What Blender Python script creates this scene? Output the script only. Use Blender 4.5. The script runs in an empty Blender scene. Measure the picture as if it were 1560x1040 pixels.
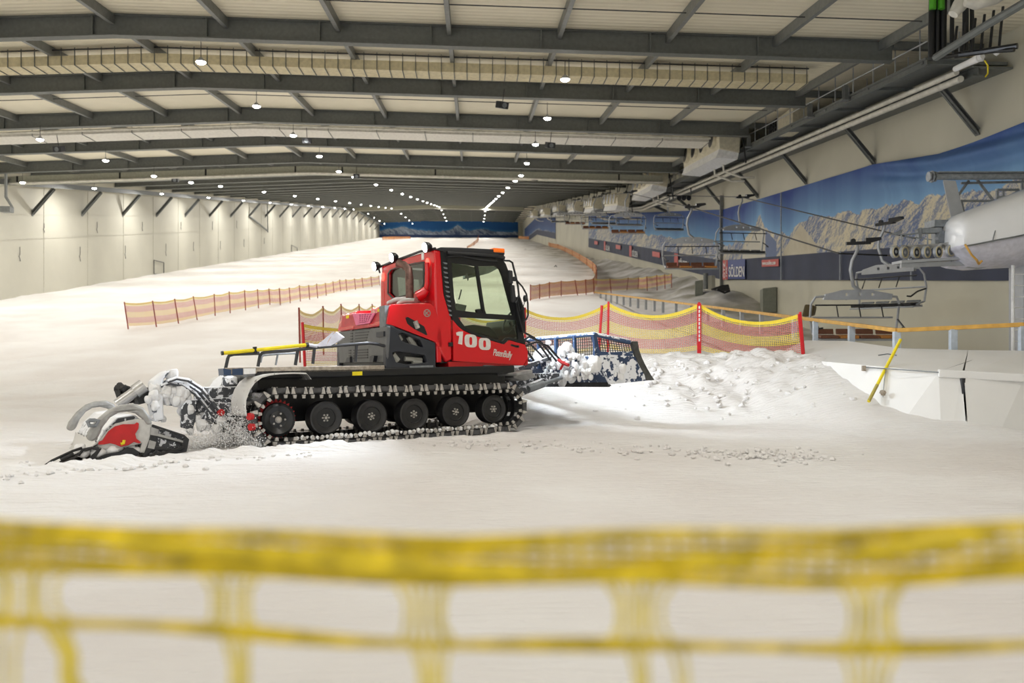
import bpy, bmesh, math, random
import numpy as np
from mathutils import Vector, Matrix
from mathutils.geometry import tessellate_polygon
random.seed(7)
R = math.radians
# ------------------------------------------------------------------ camera, world, exposure
CH = 1.47                      # eye height above the snow
F = 1300.0                     # focal length in pixels of the 1560 px wide frame
YAW = math.atan(58 / F)
sc = bpy.context.scene
col = sc.collection
cam_d = bpy.data.cameras.new('camera'); cam = bpy.data.objects.new('camera', cam_d); col.objects.link(cam)
cam_d.sensor_width = 36; cam_d.lens = 36 * F / 1560; cam_d.clip_end = 600; cam_d.clip_start = .05
cam.location = (0, 0, CH); cam.rotation_euler = (R(90), 0, -YAW)
cam_d.dof.use_dof = True; cam_d.dof.focus_distance = 12.6; cam_d.dof.aperture_fstop = 1.5
sc.camera = cam
w = bpy.data.worlds.new('world'); sc.world = w; w.use_nodes = True
w.node_tree.nodes['Background'].inputs[0].default_value = (1, .97, .93, 1)
w.node_tree.nodes['Background'].inputs[1].default_value = .9
sc.view_settings.view_transform = 'Standard'; sc.view_settings.look = 'None'
sc.view_settings.gamma = 1; sc.view_settings.use_curve_mapping = False
sc.view_settings.exposure = 0.0
LAMP_W = 190.0                 # each ceiling lamp
CY, SY = math.cos(YAW), math.sin(YAW)

def cw(X, d, z):               # metres to the side of and ahead of the camera -> world
    return Vector((X * CY + d * SY, -X * SY + d * CY, z))
def P(px, py, d): return cw((px - 780) / F * d, d, CH - (py - 520) / F * d)

# the hall climbs: zh is a height measured from the camera's eye along the climbing hall
def base(v):
    return CH + .0731 * v + .07 * min(max(v - 54, 0), 161)
def roofb(u):                  # underside of the roof beams
    return 7.25 - (.018 * (u + 10.8) if u > -10.8 else .045 * (-10.8 - u))
WL, WR, VE, VB = -31.0, 16.0, 280.0, -14.0

# ------------------------------------------------------------------ mesh helper
class MB:
    def __init__(s): s.v = []; s.f = []; s.m = []; s.uv = {}
    def add(s, vs, fs, mi=0):
        o = len(s.v); s.v += [Vector(v) for v in vs]
        for f in fs: s.f.append([i + o for i in f]); s.m.append(mi)
        return s
    def box(s, a, b, mi=0):
        (x0, y0, z0), (x1, y1, z1) = a, b
        return s.add([(x0, y0, z0), (x1, y0, z0), (x1, y1, z0), (x0, y1, z0), (x0, y0, z1), (x1, y0, z1), (x1, y1, z1), (x0, y1, z1)],
                     [(3, 2, 1, 0), (4, 5, 6, 7), (0, 1, 5, 4), (1, 2, 6, 5), (2, 3, 7, 6), (3, 0, 4, 7)], mi)
    def bar(s, p, q, wd, h, up=(0, 0, 1), mi=0):
        p, q, up = Vector(p), Vector(q), Vector(up); a = (q - p).normalized()
        x = a.cross(up)
        if x.length < 1e-4: x = a.cross(Vector((1, 0, 0)))
        x.normalize(); y = x.cross(a)
        vs = [e + x * i * wd / 2 + y * j * h / 2 for e in (p, q) for i, j in ((-1, -1), (1, -1), (1, 1), (-1, 1))]
        return s.add(vs, [(3, 2, 1, 0), (4, 5, 6, 7), (0, 1, 5, 4), (1, 2, 6, 5), (2, 3, 7, 6), (3, 0, 4, 7)], mi)
    def ibeam(s, p, q, wd, h, t=.03, up=(0, 0, 1)):
        p, q, up = Vector(p), Vector(q), Vector(up)
        s.bar(p, q, t, h, up)
        for k in (-1, 1): s.bar(p + up * k * (h / 2 - t / 2), q + up * k * (h / 2 - t / 2), wd, t, up)
        return s
    def tube(s, pts, r, n=8, mi=0, closed=False, cap=True):
        pts = [Vector(p) for p in pts]; rr = r if isinstance(r, (list, tuple)) else [r] * len(pts)
        m = len(pts); rings = []; prev = None
        for i, p in enumerate(pts):
            if closed: a = pts[(i + 1) % m] - pts[i - 1]
            else: a = pts[min(i + 1, m - 1)] - pts[max(i - 1, 0)]
            a.normalize()
            x = prev - a * prev.dot(a) if prev is not None else a.cross(Vector((0, 0, 1)))
            if x.length < 1e-3: x = a.cross(Vector((0, 1, .3)))
            x.normalize(); prev = x; y = a.cross(x)
            rings.append([p + (x * math.cos(2 * math.pi * k / n) + y * math.sin(2 * math.pi * k / n)) * rr[i] for k in range(n)])
        vs = [v for g in rings for v in g]; fs = []
        for i in range(m if closed else m - 1):
            j = (i + 1) % m
            for k in range(n): fs.append((i * n + k, i * n + (k + 1) % n, j * n + (k + 1) % n, j * n + k))
        if not closed and cap: fs += [tuple(range(n))[::-1], tuple((m - 1) * n + k for k in range(n))]
        return s.add(vs, fs, mi)
    def prism(s, poly, vec, holes=(), mi=0):
        vec = Vector(vec); loops = [[Vector(p) for p in poly]] + [[Vector(p) for p in h] for h in holes]
        flat = [p for l in loops for p in l]; n = len(flat)
        tris = [tuple(t) for t in tessellate_polygon(loops)]
        vs = flat + [p + vec for p in flat]; fs = list(tris) + [tuple(i + n for i in t[::-1]) for t in tris]
        o = 0
        for l in loops:
            k = len(l)
            for i in range(k): fs.append((o + i, o + (i + 1) % k, o + (i + 1) % k + n, o + i + n))
            o += k
        return s.add(vs, fs, mi)
    def lathe(s, c, axis, prof, n=24, mi=0):   # prof: (distance along axis, radius)
        c, a = Vector(c), Vector(axis).normalized()
        x = a.cross(Vector((0, 0, 1)));  x = x if x.length > 1e-3 else Vector((1, 0, 0)); x.normalize(); y = a.cross(x)
        vs = [c + a * h + (x * math.cos(2 * math.pi * k / n) + y * math.sin(2 * math.pi * k / n)) * r for h, r in prof for k in range(n)]
        fs = [(i * n + k, i * n + (k + 1) % n, (i + 1) * n + (k + 1) % n, (i + 1) * n + k) for i in range(len(prof) - 1) for k in range(n)]
        fs += [tuple(range(n))[::-1], tuple((len(prof) - 1) * n + k for k in range(n))]
        return s.add(vs, fs, mi)
    def sheet(s, rows, mi=0):                  # grid of points
        n = len(rows[0]); vs = [v for r in rows for v in r]
        return s.add(vs, [(i * n + k, i * n + k + 1, (i + 1) * n + k + 1, (i + 1) * n + k) for i in range(len(rows) - 1) for k in range(n - 1)], mi)
    def lump(s, c, r, mi=0, sq=1.0, amp=.25):  # small irregular clod
        c = Vector(c); vs = []; n = 6
        for i, th in enumerate((0, 50, 95, 140, 180)):
            for k in range(1 if i in (0, 4) else n):
                q = r * (1 + random.uniform(-amp, amp)); ph = 2 * math.pi * (k + .5 * (i % 2)) / n
                vs.append(c + Vector((q * math.sin(R(th)) * math.cos(ph), q * math.sin(R(th)) * math.sin(ph), q * math.cos(R(th)) * sq)))
        fs = [(0, 1 + k, 1 + (k + 1) % n) for k in range(n)]
        for i in range(2):
            a = 1 + i * n; fs += [(a + k, a + n + k, a + n + (k + 1) % n, a + (k + 1) % n) for k in range(n)]
        a = 1 + 2 * n; fs += [(a + (k + 1) % n, a + k, a + n) for k in range(n)]
        return s.add(vs, fs, mi)
    def build(s, name, mat, parent=None, origin=None, smooth=False, bevel=0, sub=0, recalc=True):
        org = Vector(origin) if origin is not None else (ORG.get(parent.name, Vector()) if parent else Vector())
        me = bpy.data.meshes.new(name)
        me.from_pydata([tuple(v - org) for v in s.v], [], s.f)
        for mt in (mat if isinstance(mat, (list, tuple)) else [mat]): me.materials.append(mt)
        me.polygons.foreach_set('material_index', s.m)
        if recalc:
            bm = bmesh.new(); bm.from_mesh(me); bmesh.ops.recalc_face_normals(bm, faces=bm.faces); bm.to_mesh(me); bm.free()
        if smooth: me.shade_smooth(); me.set_sharp_from_angle(angle=R(38))
        o = bpy.data.objects.new(name, me); col.objects.link(o)
        if parent: o.parent = parent; ORG[o.name] = org
        else: o.location = org; ORG[o.name] = org
        if bevel:
            b = o.modifiers.new('bevel', 'BEVEL'); b.width = bevel; b.segments = 2; b.limit_method = 'ANGLE'; b.angle_limit = R(35)
        if sub:
            b = o.modifiers.new('sub', 'SUBSURF'); b.levels = b.render_levels = sub
        return o
ORG = {}
def empty(name, loc, label, cat, group=None, mat=None):
    o = bpy.data.objects.new(name, None); col.objects.link(o); o.empty_display_size = .2
    if mat is not None: o.matrix_world = mat; ORG[o.name] = Vector()
    else: o.location = loc; ORG[o.name] = Vector(loc)
    return tag(o, label, cat, group)
def tag(o, label, cat, group=None, kind=None):
    o['label'] = label; o['category'] = cat
    if group: o['group'] = group
    if kind: o['kind'] = kind
    return o
def struct(o, label=None):
    o['kind'] = 'structure'
    if label: o['label'] = label
    return o
def copy_tree(o, parent=None):
    c = o.copy(); col.objects.link(c); c.parent = parent
    for ch in list(o.children): copy_tree(ch, c)
    return c
ORD = 'first second third fourth fifth sixth seventh eighth ninth tenth eleventh twelfth thirteenth fourteenth fifteenth sixteenth seventeenth eighteenth nineteenth twentieth'.split()
TENS = {20: 'twenty', 30: 'thirty'}
def ordn(i):                   # 0-based
    if i < 20: return ORD[i]
    t, u = divmod(i + 1, 10)
    return {2: 'twentieth', 3: 'thirtieth', 4: 'fortieth'}[t] if u == 0 else {2: 'twenty', 3: 'thirty', 4: 'forty'}[t] + '-' + ORD[u - 1]

# ------------------------------------------------------------------ materials
def nodes(m):
    m.use_nodes = True; nt = m.node_tree; return nt, nt.nodes, nt.links, nt.nodes['Principled BSDF']
def mat(name, c, rough=.5, metal=0, var=.12, scale=8, bump=0, bscale=40, spec=.5, coat=0):
    m = bpy.data.materials.new(name); nt, N, L, b = nodes(m)
    b.inputs['Roughness'].default_value = rough; b.inputs['Metallic'].default_value = metal
    b.inputs['Specular IOR Level'].default_value = spec; b.inputs['Coat Weight'].default_value = coat
    tc = N.new('ShaderNodeTexCoord'); n = N.new('ShaderNodeTexNoise'); n.inputs['Scale'].default_value = scale; n.inputs['Detail'].default_value = 4
    L.new(tc.outputs['Object'], n.inputs['Vector'])
    r = N.new('ShaderNodeValToRGB'); r.color_ramp.elements[0].position = .3; r.color_ramp.elements[1].position = .7
    r.color_ramp.elements[0].color = tuple(x * (1 - var) for x in c) + (1,); r.color_ramp.elements[1].color = tuple(min(1, x * (1 + var)) for x in c) + (1,)
    L.new(n.outputs['Fac'], r.inputs['Fac']); L.new(r.outputs['Color'], b.inputs['Base Color'])
    if bump:
        n2 = N.new('ShaderNodeTexNoise'); n2.inputs['Scale'].default_value = bscale; n2.inputs['Detail'].default_value = 5
        bp = N.new('ShaderNodeBump'); bp.inputs['Strength'].default_value = bump; bp.inputs['Distance'].default_value = .02
        L.new(tc.outputs['Object'], n2.inputs['Vector']); L.new(n2.outputs['Fac'], bp.inputs['Height']); L.new(bp.outputs['Normal'], b.inputs['Normal'])
    return m
def snowy(name, c, thr=.5, scale=5, rough=.5, up=.35, snow=(.86, .88, .92)):   # paint with snow stuck to it, thicker on faces that look up
    m = mat(name, c, rough); nt, N, L, b = nodes(m)
    tc = N.new('ShaderNodeTexCoord'); n = N.new('ShaderNodeTexNoise'); n.inputs['Scale'].default_value = scale; n.inputs['Detail'].default_value = 5
    n.inputs['Roughness'].default_value = .55; n.inputs['Distortion'].default_value = .35
    L.new(tc.outputs['Object'], n.inputs['Vector'])
    g = N.new('ShaderNodeNewGeometry'); sx = N.new('ShaderNodeSeparateXYZ'); L.new(g.outputs['Normal'], sx.inputs[0])
    ma = N.new('ShaderNodeMath'); ma.operation = 'MULTIPLY_ADD'; ma.inputs[1].default_value = up; L.new(sx.outputs['Z'], ma.inputs[0]); L.new(n.outputs['Fac'], ma.inputs[2])
    r = N.new('ShaderNodeValToRGB'); r.color_ramp.elements[0].position = thr; r.color_ramp.elements[1].position = thr + .03
    L.new(ma.outputs[0], r.inputs['Fac'])
    old = b.inputs['Base Color'].links[0].from_socket
    mx = N.new('ShaderNodeMixRGB'); L.new(r.outputs['Color'], mx.inputs['Fac']); L.new(old, mx.inputs[1]); mx.inputs[2].default_value = snow + (1,)
    L.new(mx.outputs[0], b.inputs['Base Color'])
    return m
def emis(name, c, s):
    m = bpy.data.materials.new(name); nt, N, L, b = nodes(m)
    b.inputs['Base Color'].default_value = tuple(c) + (1,); b.inputs['Emission Color'].default_value = tuple(c) + (1,); b.inputs['Emission Strength'].default_value = s
    return m
def glass(name, c, op=.12):
    m = bpy.data.materials.new(name); m.use_nodes = True; N, L = m.node_tree.nodes, m.node_tree.links; N.clear()
    o = N.new('ShaderNodeOutputMaterial'); t = N.new('ShaderNodeBsdfTransparent'); g = N.new('ShaderNodeBsdfGlossy'); x = N.new('ShaderNodeMixShader')
    t.inputs[0].default_value = tuple(c) + (1,); g.inputs['Roughness'].default_value = .03
    lw = N.new('ShaderNodeLayerWeight'); lw.inputs[0].default_value = .5; fr = N.new('ShaderNodeMath'); fr.operation = 'POWER'; fr.inputs[1].default_value = 5; L.new(lw.outputs['Facing'], fr.inputs[0])
    ad = N.new('ShaderNodeMath'); ad.operation = 'MULTIPLY_ADD'; ad.inputs[1].default_value = .45; ad.inputs[2].default_value = .03 + op * .3; L.new(fr.outputs[0], ad.inputs[0])
    L.new(ad.outputs[0], x.inputs[0]); L.new(t.outputs[0], x.inputs[1]); L.new(g.outputs[0], x.inputs[2]); L.new(x.outputs[0], o.inputs[0])
    return m
def vcol(name, rough=.7):
    m = bpy.data.materials.new(name); nt, N, L, b = nodes(m); a = N.new('ShaderNodeVertexColor'); a.layer_name = 'print'
    L.new(a.outputs[0], b.inputs['Base Color']); b.inputs['Roughness'].default_value = rough
    n = N.new('ShaderNodeTexNoise'); n.inputs['Scale'].default_value = .6
    bp = N.new('ShaderNodeBump'); bp.inputs['Strength'].default_value = .25; bp.inputs['Distance'].default_value = .15
    tc = N.new('ShaderNodeTexCoord'); L.new(tc.outputs['Object'], n.inputs['Vector']); L.new(n.outputs['Fac'], bp.inputs['Height']); L.new(bp.outputs['Normal'], b.inputs['Normal'])
    return m
def net_mat(name, cell=(.05, .05), line=.34, stripes=True, cols=None):
    # woven plastic netting: uv.x runs along the fence in metres, uv.y up the net 0..1 (height in metres ~1.2)
    m = bpy.data.materials.new(name); nt, N, L, b = nodes(m); b.inputs['Roughness'].default_value = .6
    uv = N.new('ShaderNodeUVMap'); sx = N.new('ShaderNodeSeparateXYZ'); L.new(uv.outputs[0], sx.inputs[0])
    def strand(out, k, wd):
        a = N.new('ShaderNodeMath'); a.operation = 'MULTIPLY'; a.inputs[1].default_value = k; L.new(out, a.inputs[0])
        f = N.new('ShaderNodeMath'); f.operation = 'FRACT'; L.new(a.outputs[0], f.inputs[0])
        g = N.new('ShaderNodeMath'); g.operation = 'LESS_THAN'; g.inputs[1].default_value = wd; L.new(f.outputs[0], g.inputs[0]); return g.outputs[0]
    h, v = strand(sx.outputs['Y'], 1.2 / cell[1], line * 1.1), strand(sx.outputs['X'], 1 / cell[0], line * .7)
    mx = N.new('ShaderNodeMath'); mx.operation = 'MAXIMUM'; L.new(h, mx.inputs[0]); L.new(v, mx.inputs[1])
    r = N.new('ShaderNodeValToRGB'); r.color_ramp.interpolation = 'CONSTANT'
    cols = cols or [(0, (.72, .53, .06)), (.10, (.56, .16, .13)), (.36, (.72, .53, .06)), (.62, (.56, .16, .13)), (.86, (.82, .62, .02))]
    e = r.color_ramp.elements; e[0].position = 0; e[0].color = cols[0][1] + (1,); e[1].position = cols[1][0]; e[1].color = cols[1][1] + (1,)
    for p_, c_ in cols[2:]: q = e.new(p_); q.color = c_ + (1,)
    L.new(sx.outputs['Y'], r.inputs['Fac']); L.new(r.outputs['Color'], b.inputs['Base Color'])
    # the top band is woven denser
    gt = N.new('ShaderNodeMath'); gt.operation = 'GREATER_THAN'; gt.inputs[1].default_value = .93; L.new(sx.outputs['Y'], gt.inputs[0])
    m3 = N.new('ShaderNodeMath'); m3.operation = 'MULTIPLY'; m3.inputs[1].default_value = .8; L.new(gt.outputs[0], m3.inputs[0])
    m4 = N.new('ShaderNodeMath'); m4.operation = 'MAXIMUM'; L.new(mx.outputs[0], m4.inputs[0]); L.new(m3.outputs[0], m4.inputs[1])
    L.new(m4.outputs[0], b.inputs['Alpha'])
    b.inputs['Transmission Weight'].default_value = 0
    return m
M = {}
M['steel'] = mat('painted_steel', (.145, .155, .15), .55, .2)
M['steel_l'] = mat('light_steel', (.2, .21, .205), .5, .3)
M['galv'] = mat('galvanised_steel', (.40, .42, .45), .42, .5, .06, 6)
M['galv_d'] = mat('dull_galvanised_steel', (.22, .24, .26), .5, .4, .2, 12)
M['black'] = mat('black_paint', (.012, .013, .015), .35)
M['rubber'] = mat('black_rubber', (.02, .02, .021), .7, 0, .4, 10, .3, 30)
M['dark'] = mat('dark_plastic', (.03, .032, .038), .4)
M['red'] = mat('glossy_red_paint', (.66, .008, .016), .2, 0, .04, 3, coat=.6)
M['redm'] = mat('matt_red', (.5, .01, .012), .45)
M['pink'] = mat('glare_pink_grille', (.78, .17, .33), .4)  # red grille; white lamp glare is mixed into its colour as pink
M['grey'] = mat('grey_panel', (.12, .125, .13), .42)
M['cowl'] = mat('charcoal_plastic', (.028, .032, .042), .38)
M['white'] = mat('white_paint', (.82, .83, .84), .35)
M['lilac'] = mat('pale_lilac_plastic', (.70, .70, .80), .35)
M['shell'] = mat('white_gloss_shell', (.90, .92, .96), .22, 0, .02, 2, coat=.5)
M['cream'] = mat('cream_duct', (.62, .55, .36), .6)
M['duct'] = mat('grey_duct', (.36, .36, .29), .6)
M['pipe'] = mat('white_insulated_pipe', (.66, .64, .57), .5, 0, .15, 4, .3, 10)
M['beige'] = mat('beige_enamel', (.60, .56, .43), .5)
M['yellow'] = mat('yellow_paint', (.82, .66, .01), .45)
M['wood'] = mat('varnished_pine', (.62, .35, .07), .5, 0, .2, 6)
M['brown'] = mat('brown_seat', (.16, .06, .03), .6)
M['orange'] = emis('orange_beacon_plastic', (.9, .17, .01), .25)
M['tail'] = emis('lit_tail_lamp', (1, .10, .07), 2.0)
M['work'] = emis('lit_work_lamp', (.85, .93, 1), 30)
M['lamp'] = emis('lit_ceiling_lamp', (1, .99, .96), 30)
M['rust'] = mat('heat_browned_exhaust', (.17, .105, .085), .5, .5, .4, 14)
M['alu'] = mat('bright_aluminium', (.55, .55, .55), .3, .8)
M['deck'] = mat('worn_deck_plate', (.36, .31, .25), .6, .3, .3, 20)
M['navyp'] = mat('navy_blue_paint', (.03, .06, .13), .35)
M['bsnow'] = snowy('navy_steel_caked_with_snow', (.03, .055, .12), .43, 9)
M['bsnow2'] = snowy('navy_frame_with_snow', (.04, .075, .16), .62, 7)
M['fsnow'] = snowy('fender_with_frozen_snow', (.22, .21, .2), .36, 9, snow=(.66, .65, .63))
M['tsnow'] = snowy('dark_steel_with_snow', (.06, .065, .075), .55, 14)
M['tgrey'] = mat('cast_grey_tiller_metal', (.36, .36, .35), .5, .3, .2, 9, .2, 20)
M['cleat'] = mat('worn_pale_cleat', (.42, .40, .37), .5, .2, .3, 30)
M['grouser'] = mat('dark_wet_grouser', (.085, .085, .09), .25, .3, .3, 9)
M['wheelrub'] = mat('wheel_rubber', (.016, .016, .017), .45, 0, .4, 10)
M['snowlump'] = mat('packed_snow', (.84, .84, .84), .7, 0, .04, 8, .5, 30)
M['glass'] = glass('greenish_cab_glass', (.86, .91, .82), .05)
M['netnear'] = mat('yellow_net_weave', (.62, .47, .012), .6, 0, .35, 30)
M['netpale'] = mat('pale_yellow_net_strand', (.72, .60, .10), .6, 0, .2, 30)
M['net'] = net_mat('yellow_and_red_netting', line=.30)
M['netf'] = net_mat('faded_orange_netting', line=.46, cols=[(0, (.80, .56, .2)), (.12, (.66, .27, .2)), (.36, (.80, .56, .2)), (.6, (.66, .27, .2)), (.86, (.80, .6, .2))])
M['neto'] = net_mat('orange_netting', line=.6, cols=[(0, (.62, .26, .05)), (.15, (.58, .2, .06)), (.36, (.66, .32, .07)), (.6, (.55, .18, .06)), (.86, (.62, .28, .06))])
M['pole_red'] = mat('red_gate_pole', (.62, .012, .02), .4)
M['pole_dull'] = mat('dull_red_pole', (.30, .05, .03), .5)
# ------------------------------------------------------------------ snow floor
def softplus(x, w): return w * np.logaddexp(0, x / w)
def sst(x): x = np.clip(x, 0, 1); return x * x * (3 - 2 * x)
_rng = np.random.RandomState(3); _T = _rng.rand(256, 256)
def vnoise(x, y):
    xi = np.floor(x).astype(int); yi = np.floor(y).astype(int); fx = x - xi; fy = y - yi; fx = fx * fx * (3 - 2 * fx); fy = fy * fy * (3 - 2 * fy)
    g = lambda a, b: _T[a % 256, b % 256]
    return (g(xi, yi) * (1 - fx) + g(xi + 1, yi) * fx) * (1 - fy) + (g(xi, yi + 1) * (1 - fx) + g(xi + 1, yi + 1) * fx) * fy
def fbm(x, y, o=4, gain=.5):
    s = 0; a = 1; t = 0
    for i in range(o): s = s + a * vnoise(x * 2 ** i + 17.3 * i, y * 2 ** i + 5.1 * i); t += a; a *= gain
    return s / t
def rail_x(d): return 7.9 - 2.1 * (d - 17.5) / 42.5
def ground_c(X, d):            # camera-frame metres -> height (smooth part)
    X = np.asarray(X, float); d = np.asarray(d, float)
    g = .14 * softplus(d - 26, 3.2)
    mound = 1.12 * sst((d - 15.0 + 1.7 * sst((X - 4) / 2.5)) / 5.2) * sst((X + 1.6) / 2.6) * (1 - sst((d - 25) / 14)) * (1 - sst((X - rail_x(d) + .2) / .8))
    mound = mound + .16 * np.exp(-((X - 4.6) / 1.6) ** 2 - ((d - 18.5) / 1.3) ** 2)
    g = np.maximum(g, mound)
    # banks of old snow against the lift-side wall
    bank = .9 * sst((X - 9.2) / 4) * sst((d - 42) / 10) * (1 - sst((d - 120) / 40))
    g = g + bank
    return g
# the groomer's frame (needed for the ruts)
d0 = 11.8; MO = np.array([(400 - 780) / F * d0, d0, CH - (682 - 520) / F * d0])
ANG = R(32); ROLL = R(2.5)
def ground(x, y, fine=False):
    X = x * CY - y * SY; d = x * SY + y * CY
    g = ground_c(X, d)
    # local groomer coordinates
    s = (X - MO[0]) * math.cos(ANG) + (d - MO[1]) * math.sin(ANG); t = -(X - MO[0]) * math.sin(ANG) + (d - MO[1]) * math.cos(ANG)
    near = np.exp(-((d - 12) / 9) ** 2)
    dip = -.13 * sst((t + .2) / 2.2) * (1 - sst((t - 4) / 3)) * sst((s + 5) / 3) * (1 - sst((s - 4.5) / 2))
    g = g + dip
    if fine:
        g = g + (fbm(x * .5, y * .5, 3) - .5) * .10 * np.clip(d / 12, .3, 2.5)
        g = g + (fbm(x * 2.2, y * 5.5, 4) - .5) * .06 * (1 - sst((d - 20) / 20))
        # churned ridge beside the track and in front of the tiller
        rid = np.exp(-((t + .62 + .1 * np.sin(s * 2)) / .22) ** 2) * sst((s + 5.2) / 1) * (1 - sst((s - 7) / 2))
        g = g + rid * (.03 + .10 * (fbm(x * 5, y * 5, 4) ** 2)) * np.where(s < 1, 1.4, .8)
        # berm face lumps
        bm_ = np.exp(-((X - 4.8) / 2.0) ** 2 - ((d - 18.3) / 1.9) ** 2)
        g = g + bm_ * (fbm(x * 3.2, y * 3.2, 4) - .45) * .42
        bk = sst((X - 8) / 3) * sst((d - 38) / 10)
        g = g + bk * (fbm(x * .35, y * .16, 4) - .45) * 1.2
    return g
def gz(x, y): return float(ground(np.array(x), np.array(y)))
def gzc(X, d): p = cw(X, d, 0); return gz(p.x, p.y)
vs_ = np.concatenate([np.linspace(VB, 2, 20)[:-1], np.linspace(2, 24, 400)[:-1], 24 * (VE / 24) ** np.linspace(0, 1, 170)])
us_ = np.concatenate([np.linspace(WL, -9, 60)[:-1], np.linspace(-9, 9, 300)[:-1], np.linspace(9, WR, 46)])
UU, VV = np.meshgrid(us_, vs_); GG = ground(UU, VV, True)
# clods thrown in a loose line in front of the track
me = bpy.data.meshes.new('floor'); nu, nv = len(us_), len(vs_)
co = np.stack([UU, VV, GG], -1).reshape(-1, 3)
me.vertices.add(len(co)); me.vertices.foreach_set('co', co.ravel())
ii, jj = np.meshgrid(np.arange(nu - 1), np.arange(nv - 1)); a_ = (jj * nu + ii).ravel()
fc = np.stack([a_, a_ + 1, a_ + 1 + nu, a_ + nu], -1)
me.loops.add(fc.size); me.loops.foreach_set('vertex_index', fc.ravel()); me.polygons.add(len(fc))
me.polygons.foreach_set('loop_start', np.arange(0, fc.size, 4)); me.polygons.foreach_set('loop_total', np.full(len(fc), 4)); me.update(calc_edges=True); me.shade_smooth()
ms = bpy.data.materials.new('groomed_snow'); nt, N, L, b = nodes(ms)
tc = N.new('ShaderNodeTexCoord')
n1 = N.new('ShaderNodeTexNoise'); n1.inputs['Scale'].default_value = .35; n1.inputs['Detail'].default_value = 5; L.new(tc.outputs['Object'], n1.inputs['Vector'])
r1 = N.new('ShaderNodeValToRGB'); r1.color_ramp.elements[0].color = (.83, .80, .78, 1); r1.color_ramp.elements[1].color = (.91, .90, .89, 1)
r1.color_ramp.elements[0].position = .38; r1.color_ramp.elements[1].position = .62
L.new(n1.outputs['Fac'], r1.inputs['Fac'])
# grey-brown dirt on the old snow by the lift wall
sx = N.new('ShaderNodeSeparateXYZ'); L.new(tc.outputs['Object'], sx.inputs[0])
mr = N.new('ShaderNodeMapRange'); mr.inputs[1].default_value = 8.5; mr.inputs[2].default_value = 13; L.new(sx.outputs['X'], mr.inputs[0])
mr2 = N.new('ShaderNodeMapRange'); mr2.inputs[1].default_value = 20; mr2.inputs[2].default_value = 30; L.new(sx.outputs['Y'], mr2.inputs[0])
n4 = N.new('ShaderNodeTexNoise'); n4.inputs['Scale'].default_value = .45; n4.inputs['Detail'].default_value = 6; L.new(tc.outputs['Object'], n4.inputs['Vector'])
r4 = N.new('ShaderNodeMapRange'); r4.inputs[1].default_value = .35; r4.inputs[2].default_value = .65; L.new(n4.outputs['Fac'], r4.inputs[0])
m1 = N.new('ShaderNodeMath'); m1.operation = 'MULTIPLY'; L.new(mr.outputs[0], m1.inputs[0]); L.new(mr2.outputs[0], m1.inputs[1])
m2 = N.new('ShaderNodeMath'); m2.operation = 'MULTIPLY'; L.new(m1.outputs[0], m2.inputs[0]); L.new(r4.outputs[0], m2.inputs[1])
mx = N.new('ShaderNodeMixRGB'); L.new(m2.outputs[0], mx.inputs['Fac']); L.new(r1.outputs['Color'], mx.inputs[1]); mx.inputs[2].default_value = (.36, .34, .27, 1)
L.new(mx.outputs[0], b.inputs['Base Color']); b.inputs['Roughness'].default_value = .75
n2 = N.new('ShaderNodeTexNoise'); n2.inputs['Scale'].default_value = 6; n2.inputs['Detail'].default_value = 9; n2.inputs['Roughness'].default_value = .65
mp = N.new('ShaderNodeMapping'); mp.inputs['Scale'].default_value = (1, 3.2, 1); L.new(tc.outputs['Object'], mp.inputs['Vector']); L.new(mp.outputs[0], n2.inputs['Vector'])
wv = N.new('ShaderNodeTexWave'); wv.bands_direction = 'Y'; wv.inputs['Scale'].default_value = 3.2; wv.inputs['Distortion'].default_value = 1.6; wv.inputs['Detail'].default_value = 3
L.new(tc.outputs['Object'], wv.inputs['Vector'])
ad = N.new('ShaderNodeMath'); ad.operation = 'MULTIPLY_ADD'; ad.inputs[1].default_value = .16; L.new(wv.outputs['Fac'], ad.inputs[0]); L.new(n2.outputs['Fac'], ad.inputs[2])
bp = N.new('ShaderNodeBump'); bp.inputs['Strength'].default_value = .8; bp.inputs['Distance'].default_value = .07
L.new(ad.outputs[0], bp.inputs['Height']); L.new(bp.outputs['Normal'], b.inputs['Normal'])
me.materials.append(ms); M['snow'] = ms
fl = bpy.data.objects.new('floor', me); col.objects.link(fl); struct(fl, 'groomed white snow slope climbing the hall')

# ------------------------------------------------------------------ walls and roof
mw = mat('off_white_wall_panel', (.53, .515, .435), .65, 0, .07, .25, .1, 2)
mwr = mat('grey_beige_wall_panel', (.56, .54, .44), .65, 0, .1, .25, .1, 2)
def vsteps(a, b_, n): return [a + (b_ - a) * i / n for i in range(n + 1)]
VS = vsteps(VB, 54, 8) + vsteps(54, 215, 20)[1:] + vsteps(215, VE, 6)[1:]
for nm, u, mt, lab in (('wall_left', WL, mw, 'long off-white panelled hall wall with thin seams'), ('wall_right', WR, mwr, 'long beige hall wall behind the chairlift')):
    m_ = MB()
    wo = .3 if u > 0 else -.3
    top = [Vector((u, v, base(v) + roofb(u) + .75)) for v in VS]; bot = [Vector((u, v, min(base(v) - 3.2, gz(u, v) - 1))) for v in VS]
    m_.sheet([bot, top]); m_.sheet([[p + Vector((wo, 0, 0)) for p in bot], [p + Vector((wo, 0, 0)) for p in top]])
    struct(m_.build(nm, mt), lab)
m_ = MB()  # panel seams of the light-coloured wall
for k in range(34):
    v = 42 + k * 7.0
    if v < VE: m_.box((WL + .0, v - .02, gz(WL, v)), (WL + .03, v + .02, base(v) + 5.8))
for h in (2.2, 3.9):
    pts = [Vector((WL + .02, v, base(v) + h)) for v in VS]
    for a, c in zip(pts, pts[1:]):
        if a.y > 30: m_.bar(a, c, .03, .03)
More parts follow.
